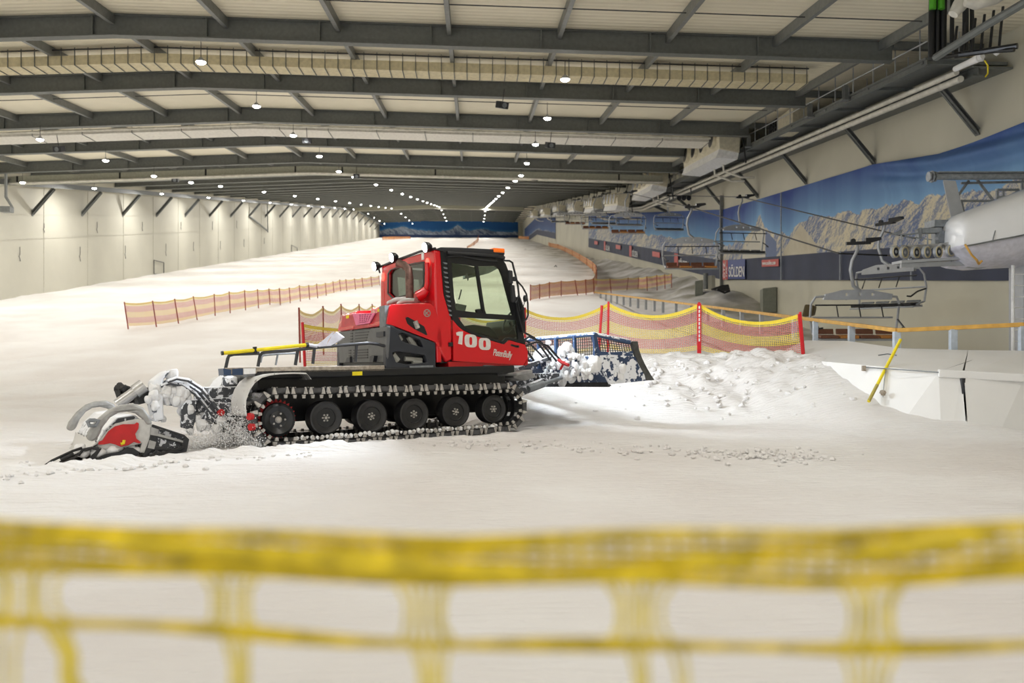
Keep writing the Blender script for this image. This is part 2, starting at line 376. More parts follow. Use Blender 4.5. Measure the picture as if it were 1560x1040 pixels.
struct(m_.build('trim_1', mat('wall_seam', (.54, .52, .45), .7)), 'thin seams between the wall panels')
m_ = MB(); m_.box((WL, VE, 20), (WR, VE + .4, base(VE) + 8)); struct(m_.build('wall_back', mwr), 'end wall at the top of the slope')
US = [WL, -24, -17, -10.8, -3, 5, WR]
m_ = MB()
rows = [[Vector((u, v, base(v) + roofb(u) + .68)) for u in US] for v in VS]
m_.sheet(rows); m_.sheet([[p + Vector((0, 0, .25)) for p in r] for r in rows])
mc = mat('cream_roof_sheet', (.78, .73, .58), .6, 0, .05, .4); nt, N, L, b = nodes(mc)
wv = N.new('ShaderNodeTexWave'); wv.bands_direction = 'Y'; wv.inputs['Scale'].default_value = 1.05; tc = N.new('ShaderNodeTexCoord'); L.new(tc.outputs['Object'], wv.inputs['Vector'])
bp = N.new('ShaderNodeBump'); bp.inputs['Strength'].default_value = .5; bp.inputs['Distance'].default_value = .04; L.new(wv.outputs['Fac'], bp.inputs['Height']); L.new(bp.outputs['Normal'], b.inputs['Normal'])
struct(m_.build('ceiling', mc), 'cream corrugated roof sheets')

# roof beams
UR = 13.1
def roofpts(v, dz, u0=WL, u1=UR): return [Vector((u, v, base(v) + roofb(u) + dz)) for u in [u0] + [x for x in (-24, -17, -10.8, -3, 5) if u0 < x < u1] + [u1]]
beams = []
vv = [5.2 + 7 * k for k in range(0, 40)]
for k, v in enumerate(vv):
    if v > VE - 3: break
    m_ = MB(); pts = roofpts(v, .335)
    for a, c in zip(pts, pts[1:]): m_.ibeam(a, c, .32, .65, .035)
    e = pts[-1]; m_.bar(e + Vector((0, 0, .2)), Vector((WR, v, base(v) + roofb(WR) + .55)), .2, .22)
    if v < 60:
        for u in np.arange(-24.9, 12, 3.37):   # web stiffeners
            z = base(v) + roofb(u); m_.box((u - .02, v - .14, z + .04), (u + .02, v + .14, z + .62))
    o = m_.build('roof_beam', M['steel'], origin=(0, v, base(v)))
    if k < 3: lab = ['grey steel roof beam overhead of the camera platform', 'grey steel roof beam above the foreground netting', 'grey steel roof beam just in front of the camera, above the picture edge'][k]
    elif k < 8: lab = 'wide grey steel roof beam, %s one down from the top of the photo' % ORD[k - 3]
    else: lab = 'grey steel roof beam far up the hall, %s one down from the top' % ordn(k - 3)
    if k < 3: lab = 'grey steel roof beam over the camera, %s one, out past the top edge' % ORD[k]
    tag(o, lab, 'roof beam', 'grey steel beams across the roof')
# purlins along the hall
for k in range(-6, 8):
    u = -10.86 + 3.37 * k
    if not (WL < u < UR + 1): continue
    m_ = MB(); z = .52
    pts = [Vector((u, v, base(v) + roofb(u) + z)) for v in (VB, 54, 215, VE)]
    for a, c in zip(pts, pts[1:]): m_.bar(a, c, .13, .30)
    o = m_.build('purlin', M['steel_l'], origin=(u, 0, 0))
    side = 'on the roof ridge' if k == 0 else '%s from the ridge towards the %s' % (ORD[abs(k) - 1], 'catwalk' if k > 0 else 'plain wall')
    tag(o, 'grey roof purlin running up the hall, ' + side, 'purlin', 'purlins under the roof sheets')
# eave girder
m_ = MB(); u = WL + 1.5
pts = [Vector((u, v, base(v) + 5.95)) for v in (VB, 54, 215, VE)]
for a, c in zip(pts, pts[1:]): m_.ibeam(a, c, .25, .35, .03)
tag(m_.build('eave_girder', M['steel'], origin=(u, 0, 0)), 'grey steel girder under the eave beside the plain white wall', 'girder')
# thin cables strung under the sheets
for i, v in enumerate((23.6, 36.4)):
    m_ = MB(); m_.tube(roofpts(v, .5), .018, 5)
    tag(m_.build('roof_cable', M['dark'], origin=(0, v, base(v))), 'thin dark cable under the roof sheets, ' + ('above the first wide beam' if i == 0 else 'between the second and third beams'), 'cable', 'cables across the roof')
# wall struts
vbs = [26.4, 33.4, 40.4, 47.4, 54.2, 62, 70]
for k, v in enumerate(vbs):
    m_ = MB(); B = base(v); zt = 6.25 if v < 73 else 6.2
    zt = 6.15 - (base(v) - CH - .0731 * v)
    zw = 4.7
    m_.ibeam((14.75, v, B + zt), (WR - .02, v, B + zw if v < 56 else B + zw - .2), .24, .2, .02)
    tag(m_.build('wall_strut', M['steel'], origin=(WR, v, B)), 'grey diagonal strut below the catwalk, %s one up from the lift station' % ORD[k], 'strut', 'diagonal struts under the catwalk')
v = 61.4; k = 0
while v < VE - 4:
    m_ = MB(); B = base(v)
    m_.ibeam((WL + 1.5, v, B + 5.75), (WL + .02, v, B + 4.0), .3, .28, .03)
    m_.box((WL, v - .1, B + 3.8), (WL + .04, v + .1, B + 4.2))
    o = m_.build('wall_strut', M['steel'], origin=(WL, v, B))
    tag(o, ('grey diagonal strut on the plain white wall, %s one counted up the slope' % ORD[k]) if k < 14 else 'small grey diagonal strut high on the plain white wall, %s up the slope' % ordn(k), 'strut', 'diagonal struts on the plain white wall')
    v += 7.6 + .22 * k; k += 1
# ------------------------------------------------------------------ ceiling lamps
lamp0 = None; LR = []; lamp_far = []
for ri, (u, zz, v0, nm) in enumerate(((3.0, 6.6, 28.0, 'row over the groomer'), (-8.5, 6.75, 27.0, 'row near the roof ridge'), (-19.4, 6.2, 25.5, 'row halfway to the plain wall'), (-28.0, 5.9, 23.5, 'row beside the plain wall'))):
    k = -5; first = True
    idx = 0
    while True:
        v = v0 + 6.8 * k; k += 1 if v < 60 else 2
        if v < VB + 1: continue
        if v > VE - 6: break
        if 15 < v < 24: continue
        if 54.5 < v < 57.6: v = 54.3
        if v > 110 and k % 2: pass
        LR.append((ri, u, v, base(v) + zz, nm, idx)); idx += 1
for (ri, u, v, z, nm, idx) in LR:
    if lamp0 is None or (v > 62 and len(lamp_far) == 0 and lamp0 is not None and False):
        lamp0 = empty('ceiling_lamp', (0, 0, 0), '', 'lamp')
        m_ = MB(); m_.lathe((0, 0, -.02), (0, 0, 1), [(0, .165), (.03, .15), (.10, .08), (.14, .05)], 14); m_.build('housing', M['galv'], lamp0, smooth=True)
        m_ = MB(); m_.lathe((0, 0, -.06), (0, 0, 1), [(-.03, .06), (-.01, .11), (.02, .145), (.05, .155)], 14); m_.build('lamp_glass', M['lamp'], lamp0)
        m_ = MB(); m_.tube([(0, 0, .1), (0, 0, .62)], .012, 5); m_.build('hanger', M['dark'], lamp0)
        ld = bpy.data.lights.new('lamp_light', 'AREA'); ld.shape = 'DISK'; ld.size = .4; ld.energy = LAMP_W; ld.color = (1, .97, .925)
        lo = bpy.data.objects.new('lamp_light', ld); col.objects.link(lo); lo.parent = lamp0; lo.location = (0, 0, -.1)
        o = lamp0
    else: o = copy_tree(lamp0)
    if v > 60:
        for ch in o.children:
            if ch.type == 'LIGHT':
                if not lamp_far: fd = ch.data.copy(); fd.energy = LAMP_W * 2; lamp_far.append(fd)
                ch.data = lamp_far[0]
    o.location = (u, v, z)
    vis = v > 24
    seen = [q for q in LR if q[0] == ri and q[2] > 24]
    if not vis: lab = 'round ceiling lamp above the camera, %s of the %s' % (ORD[idx], nm)
    else:
        i = [q[5] for q in seen].index(idx)
        lab = 'lit round ceiling lamp, %s of the %s' % (ordn(i), nm) if i < 9 else 'small lit lamp far up the hall, %s of the %s' % (ordn(i), nm)
    o['label'] = lab; o['group'] = 'round lamps of the ' + nm

# hanging speakers / heaters
spk = None
for i, (px, py, d) in enumerate(((90, 227, 38), (468, 214, 41), (267, 274, 55), (543, 268, 55), (838, 221, 40), (814, 272, 56), (765, 160, 33))):
    c = P(px, py, d)
    if spk is None:
        spk = empty('hanging_speaker', (0, 0, 0), '', 'speaker')
        m_ = MB(); m_.box((-.2, -.17, -.13), (.2, .17, .13)); m_.build('cabinet', M['dark'], spk, bevel=.02)
        m_ = MB(); m_.lathe((0, -.17, 0), (0, -1, 0), [(0, .1), (.015, .1), (.015, .08)], 14); m_.build('grille', M['galv_d'], spk)
        m_ = MB(); m_.tube([(0, 0, .1), (0, 0, .6)], .015, 5); m_.build('bracket', M['dark'], spk); o = spk
    else: o = copy_tree(spk)
    o.location = c; o.rotation_euler = (R(15), 0, R(-10 + 7 * i))
    o['label'] = 'dark box speaker hanging from the roof, ' + ['beside the first lamp of the outer row', 'near the roof ridge lamps', 'in front of the long grey duct', 'under the long grey duct at the ridge', 'under the white pipe over the groomer', 'under the duct beside the catwalk', 'smallest one, near the middle beam'][i]
    o['group'] = 'hanging speakers'
# ------------------------------------------------------------------ ducts across the hall
def across(v, u0, u1): return [u0] + [x for x in (-24, -17, -10.8, -3, 5) if u0 < x < u1] + [u1]
def duct(v, dep, z0, z1, u0, u1, mt, label, rib=.44, slots=False, name='air_duct', pipe=None):
    root = empty(name, (0, v, base(v)), label, 'air duct')
    m_ = MB(); B = lambda u, vv_: base(v) + roofb(u)
    us = across(v, u0, u1)
    for a, c in zip(us, us[1:]):
        A, C = B(a, v), B(c, v)
        m_.add([(a, v, A + z0), (c, v, C + z0), (c, v + dep, C + z0), (a, v + dep, A + z0), (a, v, A + z1), (c, v, C + z1), (c, v + dep, C + z1), (a, v + dep, A + z1)],
               [(3, 2, 1, 0), (4, 5, 6, 7), (0, 1, 5, 4), (1, 2, 6, 5), (2, 3, 7, 6), (3, 0, 4, 7)])
    m_.build('duct_body', mt, root)
    m_ = MB(); u = u0 + .1
    while u < u1 and rib:
        if rib > 1: m_ = MB()
        A = B(u, v)
        m_.bar((u, v - .02, A + z0 - .01), (u, v - .02, A + .62), .025, .025, (0, 1, 0)); m_.bar((u, v - .02, A + z0 - .015), (u, v + dep + .02, A + z0 - .015), .03, .02)
        m_.bar((u, v + dep + .02, A + z0), (u, v + dep + .02, A + .62), .02, .02, (0, 1, 0))
        u += rib
        if rib > 1: m_.build('rib', M['steel'], root)
    if rib and rib < 1: m_.build('rib', M['steel'], root)
    if rib and rib < 1:
        m_ = MB(); pts = [Vector((u, v - .05, B(u, v) + z1 + .18)) for u in us]; m_.tube(pts, .025, 6); m_.build('conduit', M['black'], root)
    if slots:
        for u in slots: m_ = MB(); A = B(u, v); m_.box((u - .05, v - .03, A + z0), (u + .05, v + .01, A + z1)); m_.build('bracket', M['black'], root)
    if pipe is not None:
        m_ = MB(); m_.tube([Vector((u, v - .12, B(u, v) + pipe)) for u in us], .065, 8)
        u = u0 + .5
        while u < u1: m_.lathe((u, v - .12, B(u, v) + pipe), (1, 0, 0), [(-.04, .085), (.04, .085)], 8); u += 2.35
        m_.build('pipe', M['pipe'], root, smooth=True)
    return root
duct(29.4, .85, .04, .36, WL + .3, 11.7, M['cream'], 'long cream air duct with dark straps across the roof')
duct(42.0, 1.5, .02, .16, WL + .3, 12.6, mat('pale_duct_bottom', (.66, .64, .58), .5), 'slim pale duct under a white pipe across the roof', rib=2.35, pipe=.17)
duct(55.6, .9, -.52, -.1, WL + .3, 12.4, M['duct'], 'grey-green flat duct with black brackets spanning the hall', rib=0, slots=[-29, -22.6, -17.2, -11.5, -8.5, -2.5, 9.5], pipe=-.58)
duct(212, 1.0, -.8, 0, WL + .3, 12.4, M['duct'], 'thin pale duct across the roof at the top of the slope', rib=0, pipe=-.9)
# ------------------------------------------------------------------ catwalk along the lift side
def cwz(v, h=6.55):            # world height of the walkway deck
    return CH + .0731 * v + h + (0 if v < 73 else .066 * (v - 73))
CWV = [24.6, 73, 120, 170, 215]
cwk = empty('catwalk', (14, 24.6, cwz(24.6)), 'grey steel catwalk with handrails and white pipes high along the lift wall', 'catwalk')
m_ = MB()
for a, c in zip(CWV, CWV[1:]):
    m_.bar((14.05, a, cwz(a)), (14.05, c, cwz(c)), 1.5, .05)
    m_.ibeam((13.35, a, cwz(a, 6.42)), (13.35, c, cwz(c, 6.42)), .1, .2, .02); m_.ibeam((14.9, a, cwz(a, 6.2)), (14.9, c, cwz(c, 6.2)), .3, .3, .04)
    m_.bar((15.45, a, cwz(a, 6.3)), (15.45, c, cwz(c, 6.3)), 1.0, .06)
m_.build('walkway_deck', M['steel'], cwk)
m_ = MB(); v = 24.8
while v < 200:
    m_ = MB(); m_.bar((13.3, v, cwz(v, 6.47)), (WR - .1, v, cwz(v, 6.47)), .1, .1); v += 3.5; m_.build('cross_bracket', M['steel'], cwk)
for (u, z, r, nm) in ((14.55, 6.03, .10, 'insulated_pipe'), (14.42, 6.22, .085, 'insulated_pipe')):
    m_ = MB(); pts = [Vector((u, v, cwz(v, z))) for v in [24.9 + 6 * i for i in range(32)]]; m_.tube(pts, r, 10)
    v = 26.0
    while v < 70: m_.lathe((u, v, cwz(v, z)), (0, 1, .07), [(-.03, r + .012), (.03, r + .012)], 10); v += 3.1
    m_.build(nm, M['pipe'], cwk, smooth=True)
for side, u in (('a', 13.35), ('b', 14.55)):
    m_ = MB()
    for h in (7.05, 7.56):
        for a, c in zip(CWV, CWV[1:]): m_.tube([(u, a, cwz(a, h)), (u, c, cwz(c, h))], .022, 6)
    v = 25.0
    while v < 200:
        m_.tube([(u, v, cwz(v, 6.55)), (u, v, cwz(v, 7.56))], .02, 5); v += 1.5 if v < 75 else 3
    m_.build('handrail', M['galv'], cwk)
m_ = MB()  # cable tray lying on the deck
for a, c in zip(CWV, CWV[1:]): m_.bar((14.9, a + (.2), cwz(a, 6.75)), (14.9, c, cwz(c, 6.75)), .35, .12)
m_.build('cable_tray', M['cream'], cwk)
# posts joining catwalk and roof
for i, v in enumerate((33.0, 40.5, 29.8)):
    m_ = MB(); m_.ibeam((13.2, v, cwz(v, 6.4)), (13.2, v, base(v) + roofb(13) + .1), .16, .16, .02, up=(0, 1, 0))
    m_.box((13.05, v - .15, cwz(v, 6.38)), (13.35, v + .15, cwz(v, 6.42)))
    tag(m_.build('hanger_post', M['steel_l'], origin=(13.2, v, cwz(v, 6.4))), 'grey steel post between catwalk and roof, ' + ['behind the end of the cream duct', 'beside the black louvred box', 'at the end of the cream duct'][i], 'post', 'posts of the catwalk')
# air coolers
def cooler(name='air_cooler'):
    r = empty(name, (0, 0, 0), '', 'air cooler')
    m_ = MB(); L_ = 6.2
    m_.prism([(-.5, -L_ / 2, 0), (.35, -L_ / 2, -.15), (.42, -L_ / 2, .85), (-.3, -L_ / 2, .95), (-.55, -L_ / 2, .5)], (0, L_, 0)); m_.build('casing', M['beige'], r, bevel=.03)
    for k in range(4):
        m_ = MB(); c = Vector((-.60, -2.3 + 1.5 * k, .52)); m_.lathe(c, (-1, 0, .1), [(-.1, .40), (.07, .40), (.07, .36), (.03, .35)], 18, 0)
        f_ = m_.build('fan_ring', M['beige'], r); m_ = MB(); m_.lathe(c, (-1, 0, .1), [(.0, .36), (.075, .36)], 18); m_.build('fan_grille', M['black'], f_)
    m_ = MB(); m_.prism([(-.62, -L_ / 2 + .1, -.35), (.3, -L_ / 2 + .1, -.42), (.35, -L_ / 2 + .1, -.15), (-.5, -L_ / 2 + .1, 0)], (0, L_ - .2, 0)); m_.build('drip_tray', M['white'], r)
    for y in (-1.2, .2): m_ = MB(); m_.tube([(.2, y, -.3), (.25, y, -.7), (.9, y - .4, -1.0), (1.5, y - .4, -1.0)], .05, 8); m_.build('drain_pipe', M['pipe'], r, smooth=True)
    for y in (-1.7, 1.7):
        for q in ([(.3, y, .8), (.5, y, 1.6)], [(-.3, y, .9), (-.3, y, 1.6)]): m_ = MB(); m_.tube(q, .03, 6); m_.build('hanger_rod', M['black'], r)
    m_ = MB(); m_.tube([(.45, -3.05, .7), (.5, -3.2, .1), (.6, -3.2, -.6)], .03, 8)
    m_.build('supply_pipe', M['black'], r)
    return r
ck = cooler(); cool = [44.5, 60, 74, 88, 104, 124, 148, 176]
for i, v in enumerate(cool):
    o = ck if i == 0 else copy_tree(ck)
    o.location = (12.5, v, cwz(v, 6.35)); o.scale = (1.15,) * 3; o.rotation_euler = (R(4 if v < 70 else 8), 0, 0)
    o['label'] = ['large beige air cooler with four fans hung on the catwalk', 'beige air cooler hanging above the first kink of the slope'][i] if i < 2 else 'beige air cooler beside the catwalk, %s one counting up the slope' % ORD[i]
    o['group'] = 'air coolers along the catwalk'
# switch cabinets on the catwalk
r_ = empty('louvred_cabinet', (13.9, 37, cwz(37)), 'beige cabinet with black louvred end standing on the catwalk', 'cabinet')
m_ = MB(); m_.box((13.65, 36.0, cwz(36) + .05), (14.35, 37.9, cwz(37) + .8)); m_.build('casing', M['beige'], r_, bevel=.02)
m_ = MB()
for k in range(3):
    for j in range(4): m_.box((13.6, 38.0 + .28 * k, cwz(37) + .08 + j * .18), (13.66, 38.2 + .28 * k, cwz(37) + .2 + j * .18))
m_.box((13.64, 37.9, cwz(37) + .05), (14.3, 38.9, cwz(37) + .82)); m_.build('louvre', M['black'], r_)
# dark pipework at the camera end of the catwalk
r_ = empty('pipe_riser', P(1440, 90, 20.5), 'bundle of black insulated pipes rising from the catwalk end to the roof', 'pipes')
m_ = MB()
for px, t_ in ((1419, -12), (1428, -6), (1437, -9)): m_.tube([P(px, 88, 20.2), P(px, 40, 20.2), P(px + 2, -38, 20.2)], .075 if px != 1428 else .06, 10)
m_.tube([P(1470, 78, 20), P(1471, 30, 20), P(1471, -38, 20)], .07, 10); m_.tube([P(1481, 66, 20), P(1480, -38, 20)], .05, 8); m_.tube([P(1450, 70, 20), P(1451, -38, 20)], .05, 8)
m_.build('black_pipe', M['black'], r_, smooth=True)
m_ = MB()
for px in (1421, 1434): m_.tube([P(px, 14, 20.1), P(px, -14, 20.1)], .078, 10)
m_.build('green_band', mat('green_tape', (.08, .36, .02), .5), r_)
m_ = MB(); m_.tube([P(1425, 88, 20), P(1500, 40, 18.5), P(1585, -10, 17)], .09, 8); m_.tube([P(1485, 50, 19), P(1530, 20, 18.5), P(1600, -20, 17.5)], .06, 8)
m_.build('inclined_beam', M['steel'], r_)
m_ = MB(); m_.tube([P(1455, 84, 20), P(1500, 78, 19.5), P(1550, 70, 19)], .07, 8); m_.tube([P(1430, 88, 20.1), P(1480, 80, 19.8), P(1545, 76, 19)], .05, 8)
for k in range(6): m_.tube([P(1452 + 14 * k, 82 - k * 2, 19.5), P(1458 + 14 * k, 40 - 6 * k, 19.5)], .03, 6)
m_.build('cable_bundle', M['black'], r_)
r_ = empty('pipe_end_fitting', P(1495, 86, 23), 'frosted white pipe elbows at the end of the catwalk pipes', 'pipe fittings')
m_ = MB(); m_.tube([P(1455, 105, 24), P(1475, 96, 23.4), P(1492, 88, 23)], [.08, .09, .11], 10); m_.lump(P(1493, 86, 23), .14); m_.lump(P(1518, 80, 22.6), .09)
m_.build('frosted_elbow', M['snowlump'], r_, smooth=True)
m_ = MB(); m_.tube([P(1500, 92, 22.8), P(1505, 100, 22.8), P(1505, 112, 22.8), P(1501, 117, 22.8)], .02, 6); m_.build('hose', M['yellow'], r_)
r_ = empty('air_duct', P(1490, 5, 19), 'pale cone-shaped duct outlet above the black pipes, half out of the photo', 'air duct')
m_ = MB(); m_.tube([P(1452, 22, 19), P(1462, 8, 19), P(1475, -8, 19)], [.11, .16, .16], 12); m_.tube([P(1470, 4, 18.6), P(1485, 4, 18.6), P(1512, -6, 18.6), P(1530, -18, 18.6)], [.08, .16, .2, .22], 12)
m_.build('outlet', M['pipe'], r_, smooth=True)
for (px, py, k) in ((1030, 290, 0), (1150, 250, 1)):  # spotlights clamped under the catwalk edge
    pass
r_ = empty('floodlight', P(1040, 301, 56), 'black floodlights clamped under the catwalk edge', 'floodlight')
m_ = MB(); c = P(1040, 301, 52)
for k in range(3): m_.lathe(c + Vector((-.3 + .3 * k, 0, 0)), (.2, -1, -.3), [(0, .1), (.2, .16), (.22, .14)], 10)
m_.tube([c + Vector((-1.0, 0, .1)), c + Vector((.5, 0, .1)), c + Vector((.5, 0, .6))], .04, 6); m_.tube([c + Vector((-.6, 0, .6)), c + Vector((-.6, 0, -.1))], .04, 6); m_.build('lamp_head', M['black'], r_)

def wall_left_pt(px, py):      # where a line of sight meets the plain wall
    d = P(px, py, 1) - Vector((0, 0, CH)); return Vector((0, 0, CH)) + d * (WL / d.x)
hk = None
for i, (px, y0, y1) in enumerate(((66, 340, 354), (147, 338, 355), (216, 338, 352), (275, 338, 350), (323, 337, 350), (360, 336, 348), (29, 376, 398), (121, 376, 398), (190, 374, 394), (252, 371, 390), (294, 368, 382), (335, 367, 380), (371, 364, 376), (402, 362, 371))):
    a, c = wall_left_pt(px, y0), wall_left_pt(px, y1); h = a.z - c.z; m_ = MB()
    m_.tube([Vector((.06, 0, h)), Vector((.06, 0, h * .45)), Vector((.06, -.12, h * .35)), Vector((.06, 0, h * .2)), Vector((.06, .05, 0))], .02, 5)
    tag(m_.build('wall_hook', M['dark'], origin=(0, 0, 0)), 'thin dark hook on the plain white wall, %s of the %s row up the slope' % ((ORD[i], 'upper') if i < 6 else (ORD[i - 6], 'lower')), 'hook', 'hooks on the plain white wall').location = Vector((WL, c.y, c.z))
for i, (x0, x1, y0, y1) in enumerate(((233, 248, 396, 420), (443, 452, 373, 387))):
    a, b_ = wall_left_pt(x0, y0), wall_left_pt(x1, y1); m_ = MB(); y_0, y_1 = a.y, b_.y; o_ = Vector((WL, y_0, b_.z)); W_, Hh_ = y_1 - y_0, a.z - b_.z
    m_.tube([o_ + Vector((.1, 0, 0)), o_ + Vector((.1, 0, Hh_)), o_ + Vector((.1, W_, Hh_)), o_ + Vector((.1, W_, 0))], .04, 6, closed=True)
    tag(m_.build('wall_frame', M['dark'], origin=o_), ('rectangular dark pipe frame on the plain white wall' if i == 0 else 'tiny dark pipe frame further up the plain white wall') + (' above the long fence' if i == 0 else ''), 'frame')
m_ = MB(); a = wall_left_pt(378, 329); c = wall_left_pt(405, 352); t_ = wall_left_pt(404, 308)
m_.bar(a + Vector((.15, 0, 0)), c + Vector((.3, 0, 0)), .16, .16); m_.bar(c + Vector((.3, 0, -.2)), t_ + Vector((.3, 0, 0)), .12, .12)
tag(m_.build('wall_brace', M['steel'], origin=a), 'grey triangular brace hanging down the plain white wall', 'brace')
m_ = MB(); c = P(9, 300, 44)
m_.tube([c + Vector((0, 0, 1.2)), c, c + Vector((.3, 0, -.5)), c + Vector((-.1, 0, -.7))], .08, 6); m_.box(tuple(c + Vector((-.2, -.2, -.8))), tuple(c + Vector((.3, .2, -.5))))
tag(m_.build('hanging_bracket', M['steel_l'], origin=c), 'grey hanging bracket under the roof at the photo edge beside the plain wall', 'bracket')
# ------------------------------------------------------------------ printed murals
def print_mesh(name, pts, rgb, parent=None, origin=(0, 0, 0), two=True):
    nr, nc = pts.shape[:2]; me = bpy.data.meshes.new(name)
    co = (pts.reshape(-1, 3) - np.array(origin)); me.vertices.add(len(co)); me.vertices.foreach_set('co', co.ravel())
    ii, jj = np.meshgrid(np.arange(nc - 1), np.arange(nr - 1)); a = (jj * nc + ii).ravel(); fc = np.stack([a, a + 1, a + 1 + nc, a + nc], -1)
    me.loops.add(fc.size); me.loops.foreach_set('vertex_index', fc.ravel()); me.polygons.add(len(fc))
    me.polygons.foreach_set('loop_start', np.arange(0, fc.size, 4)); me.polygons.foreach_set('loop_total', np.full(len(fc), 4)); me.update(calc_edges=True)
    ca = me.color_attributes.new('print', 'FLOAT_COLOR', 'POINT'); c4 = np.ones((len(co), 4)); c4[:, :3] = rgb.reshape(-1, 3); ca.data.foreach_set('color', c4.ravel())
    me.materials.append(M['print']); me.shade_smooth()
    o = bpy.data.objects.new(name, me); col.objects.link(o)
    if parent: o.parent = parent
    else: o.location = origin
    return o
M['print'] = vcol('printed_banner')
def lerp(a, b, t): return np.array(a) + (np.array(b) - np.array(a)) * t[..., None]
def mountains(S, Hh, ridge, sun, shade, skyt, skyb, skyh, sc_=1.0, shadeamt=.5):
    # S: metres along, Hh: metres up; ridge: height of the crest line
    rg = ridge + (fbm(S * .9 * sc_, S * 0 + 3.3, 5, .55) - .5) * 1.0
    T = np.clip((Hh - rg) / skyh, 0, 1)
    rgb = lerp(skyb, skyt, T ** .8)
    e = .02
    hf = lambda a, b_: fbm(a * .8 * sc_ + b_ * .5, b_ * 1.0 * sc_, 6, .6)
    g = (hf(S + e, Hh) - hf(S - e, Hh)) / (2 * e) + .5 * (hf(S, Hh + e) - hf(S, Hh - e)) / (2 * e)
    lit = np.clip(.5 + g * .9 + (.5 - shadeamt), 0, 1)
    big = fbm(S * .35 * sc_ + 9, Hh * .5 * sc_ + 2, 3)
    lit = np.clip(lit + (big - .45) * 1.6, 0, 1) ** .8
    mt = lerp(shade, sun, lit) * (.9 + .2 * fbm(S * 6, Hh * 6, 3))[..., None]
    return np.where((Hh < rg)[..., None], mt, rgb)
# near mural: level bottom edge, top edge sagging towards the camera end
def top_h(v):
    return np.interp(v, [20, 24, 26.5, 28.5, 31, 33.5, 36, 47, 54, 117], [4.75, 4.55, 4.42, 4.33, 4.45, 4.62, 4.6, 4.52, 4.5, 4.55])
def mural(v0, v1, nv_, nh, f, name, label):
    V_ = np.linspace(v0, v1, nv_)[None, :] * np.ones((nh, 1)); T_ = np.linspace(0, 1, nh)[:, None] * np.ones((1, nv_))
    Hh = T_ * top_h(V_); bv = np.vectorize(base)(V_)
    U_ = WR - .06 - .05 * fbm(V_ * .5, Hh * .6, 3) - .26 * sst((34.5 - V_) / 4) * sst((Hh - 2.9) / 1.2) * (.5 + .5 * np.sin((top_h(V_) - Hh) * 8 + (V_ - 30) * .5))
    pts = np.stack([U_, V_, bv + Hh], -1); org = (WR, (v0 + v1) / 2, float(base((v0 + v1) / 2)))
    rgb = f(V_, Hh)
    band = (Hh < 1.25)[..., None]
    rgb = np.where(band, np.array([.035, .045, .085]) * (1 + .1 * np.sin(V_ * 3))[..., None], rgb)
    o = print_mesh(name, pts, rgb, origin=org); tag(o, label, 'mural', 'printed mountain banners'); ORG[o.name] = Vector(org); return o
def near_rgb(V_, Hh):
    ridge = np.interp(V_, [20, 25, 28, 31, 36, 39, 41, 42.5, 44, 46, 46.8, 47.4, 48, 50, 54], [3.0, 2.95, 2.85, 3.0, 2.8, 2.9, 2.95, 2.3, 2.45, 2.6, 3.5, 3.1, 2.7, 2.4, 2.3])
    r = mountains(V_, Hh, ridge, (.66, .60, .44), (.13, .18, .33), (.012, .045, .25), (.20, .40, .66), 2.0, shadeamt=.42)
    # the large clean snow flank and the dark gully beside it
    ax = 45.0; fl = (Hh < 3.0 - np.abs(V_ - 46.6) * .42) & (V_ > 44.2) & (V_ < 50)
    r = np.where((fl & (V_ > 46))[..., None], lerp((.55, .55, .5), (.62, .58, .48), fbm(V_ * 2, Hh * 2)), r)
    r = np.where((fl & (V_ <= 46))[..., None], lerp((.12, .17, .30), (.16, .2, .33), fbm(V_ * 2, Hh * 2)), r)
    fl2 = (Hh < 2.75 - np.abs(V_ - 41) * .55) & (V_ > 39) & (V_ < 43.4)
    r = np.where((fl2 & (V_ < 43.2))[..., None], lerp((.6, .56, .44), (.5, .45, .33), fbm(V_ * 3, Hh * 3)), r)
    return r
def far_rgb(V_, Hh):
    ridge = np.interp(V_, [54, 60, 66, 72, 80, 117], [2.3, 2.6, 2.35, 2.6, 2.4, 2.7])
    W = V_ * .45
    r = mountains(W, Hh, ridge, (.62, .58, .46), (.12, .17, .32), (.02, .07, .26), (.14, .33, .56), 1.7, shadeamt=.62)
    return r
M1 = mural(21, 54, 620, 170, near_rgb, 'mountain_mural', 'wide printed mural of sunlit snowy peaks behind the lift station')
M2 = mural(54.1, 118, 420, 130, far_rgb, 'mountain_mural', 'printed mountain mural climbing the slope, behind the hanging chairs')
def dark_rgb(V_, Hh): return mountains(V_ * .3, Hh, 1.4 + 0 * V_, (.3, .34, .42), (.05, .07, .13), (.02, .06, .2), (.05, .12, .3), 1.3)
M3 = mural(166, 268, 120, 40, dark_rgb, 'mountain_mural', 'dim blue mural on the lift wall near the top of the slope')
# end wall mural
U_ = np.linspace(WL + .2, 14.5, 520)[None, :] * np.ones((110, 1)); T_ = np.linspace(0, 1, 110)[:, None] * np.ones((1, 520)); Hh = T_ * 5.4
ridge = 2.0 + 2.0 * np.exp(-(np.abs(U_ + 5.3) / 2.2) ** 1.2) + 1.3 * np.exp(-((U_ + 24) / 5) ** 2) + .9 * np.exp(-((U_ - 3) / 3) ** 2)
rgb = mountains(U_, Hh, ridge, (.50, .58, .70), (.025, .06, .17), (.015, .12, .38), (.06, .24, .52), .75, shadeamt=.62)
rgb = np.where((Hh < .9)[..., None], np.array([.02, .05, .16]), rgb)
zb = gz(-8, VE - 1) + .1
o = print_mesh('mountain_mural', np.stack([U_, VE - .1 + 0 * U_, zb + Hh], -1), rgb, origin=(-8, VE - .1, zb)); tag(o, 'small blue mountain mural across the end wall above the piste', 'mural', 'printed mountain banners')

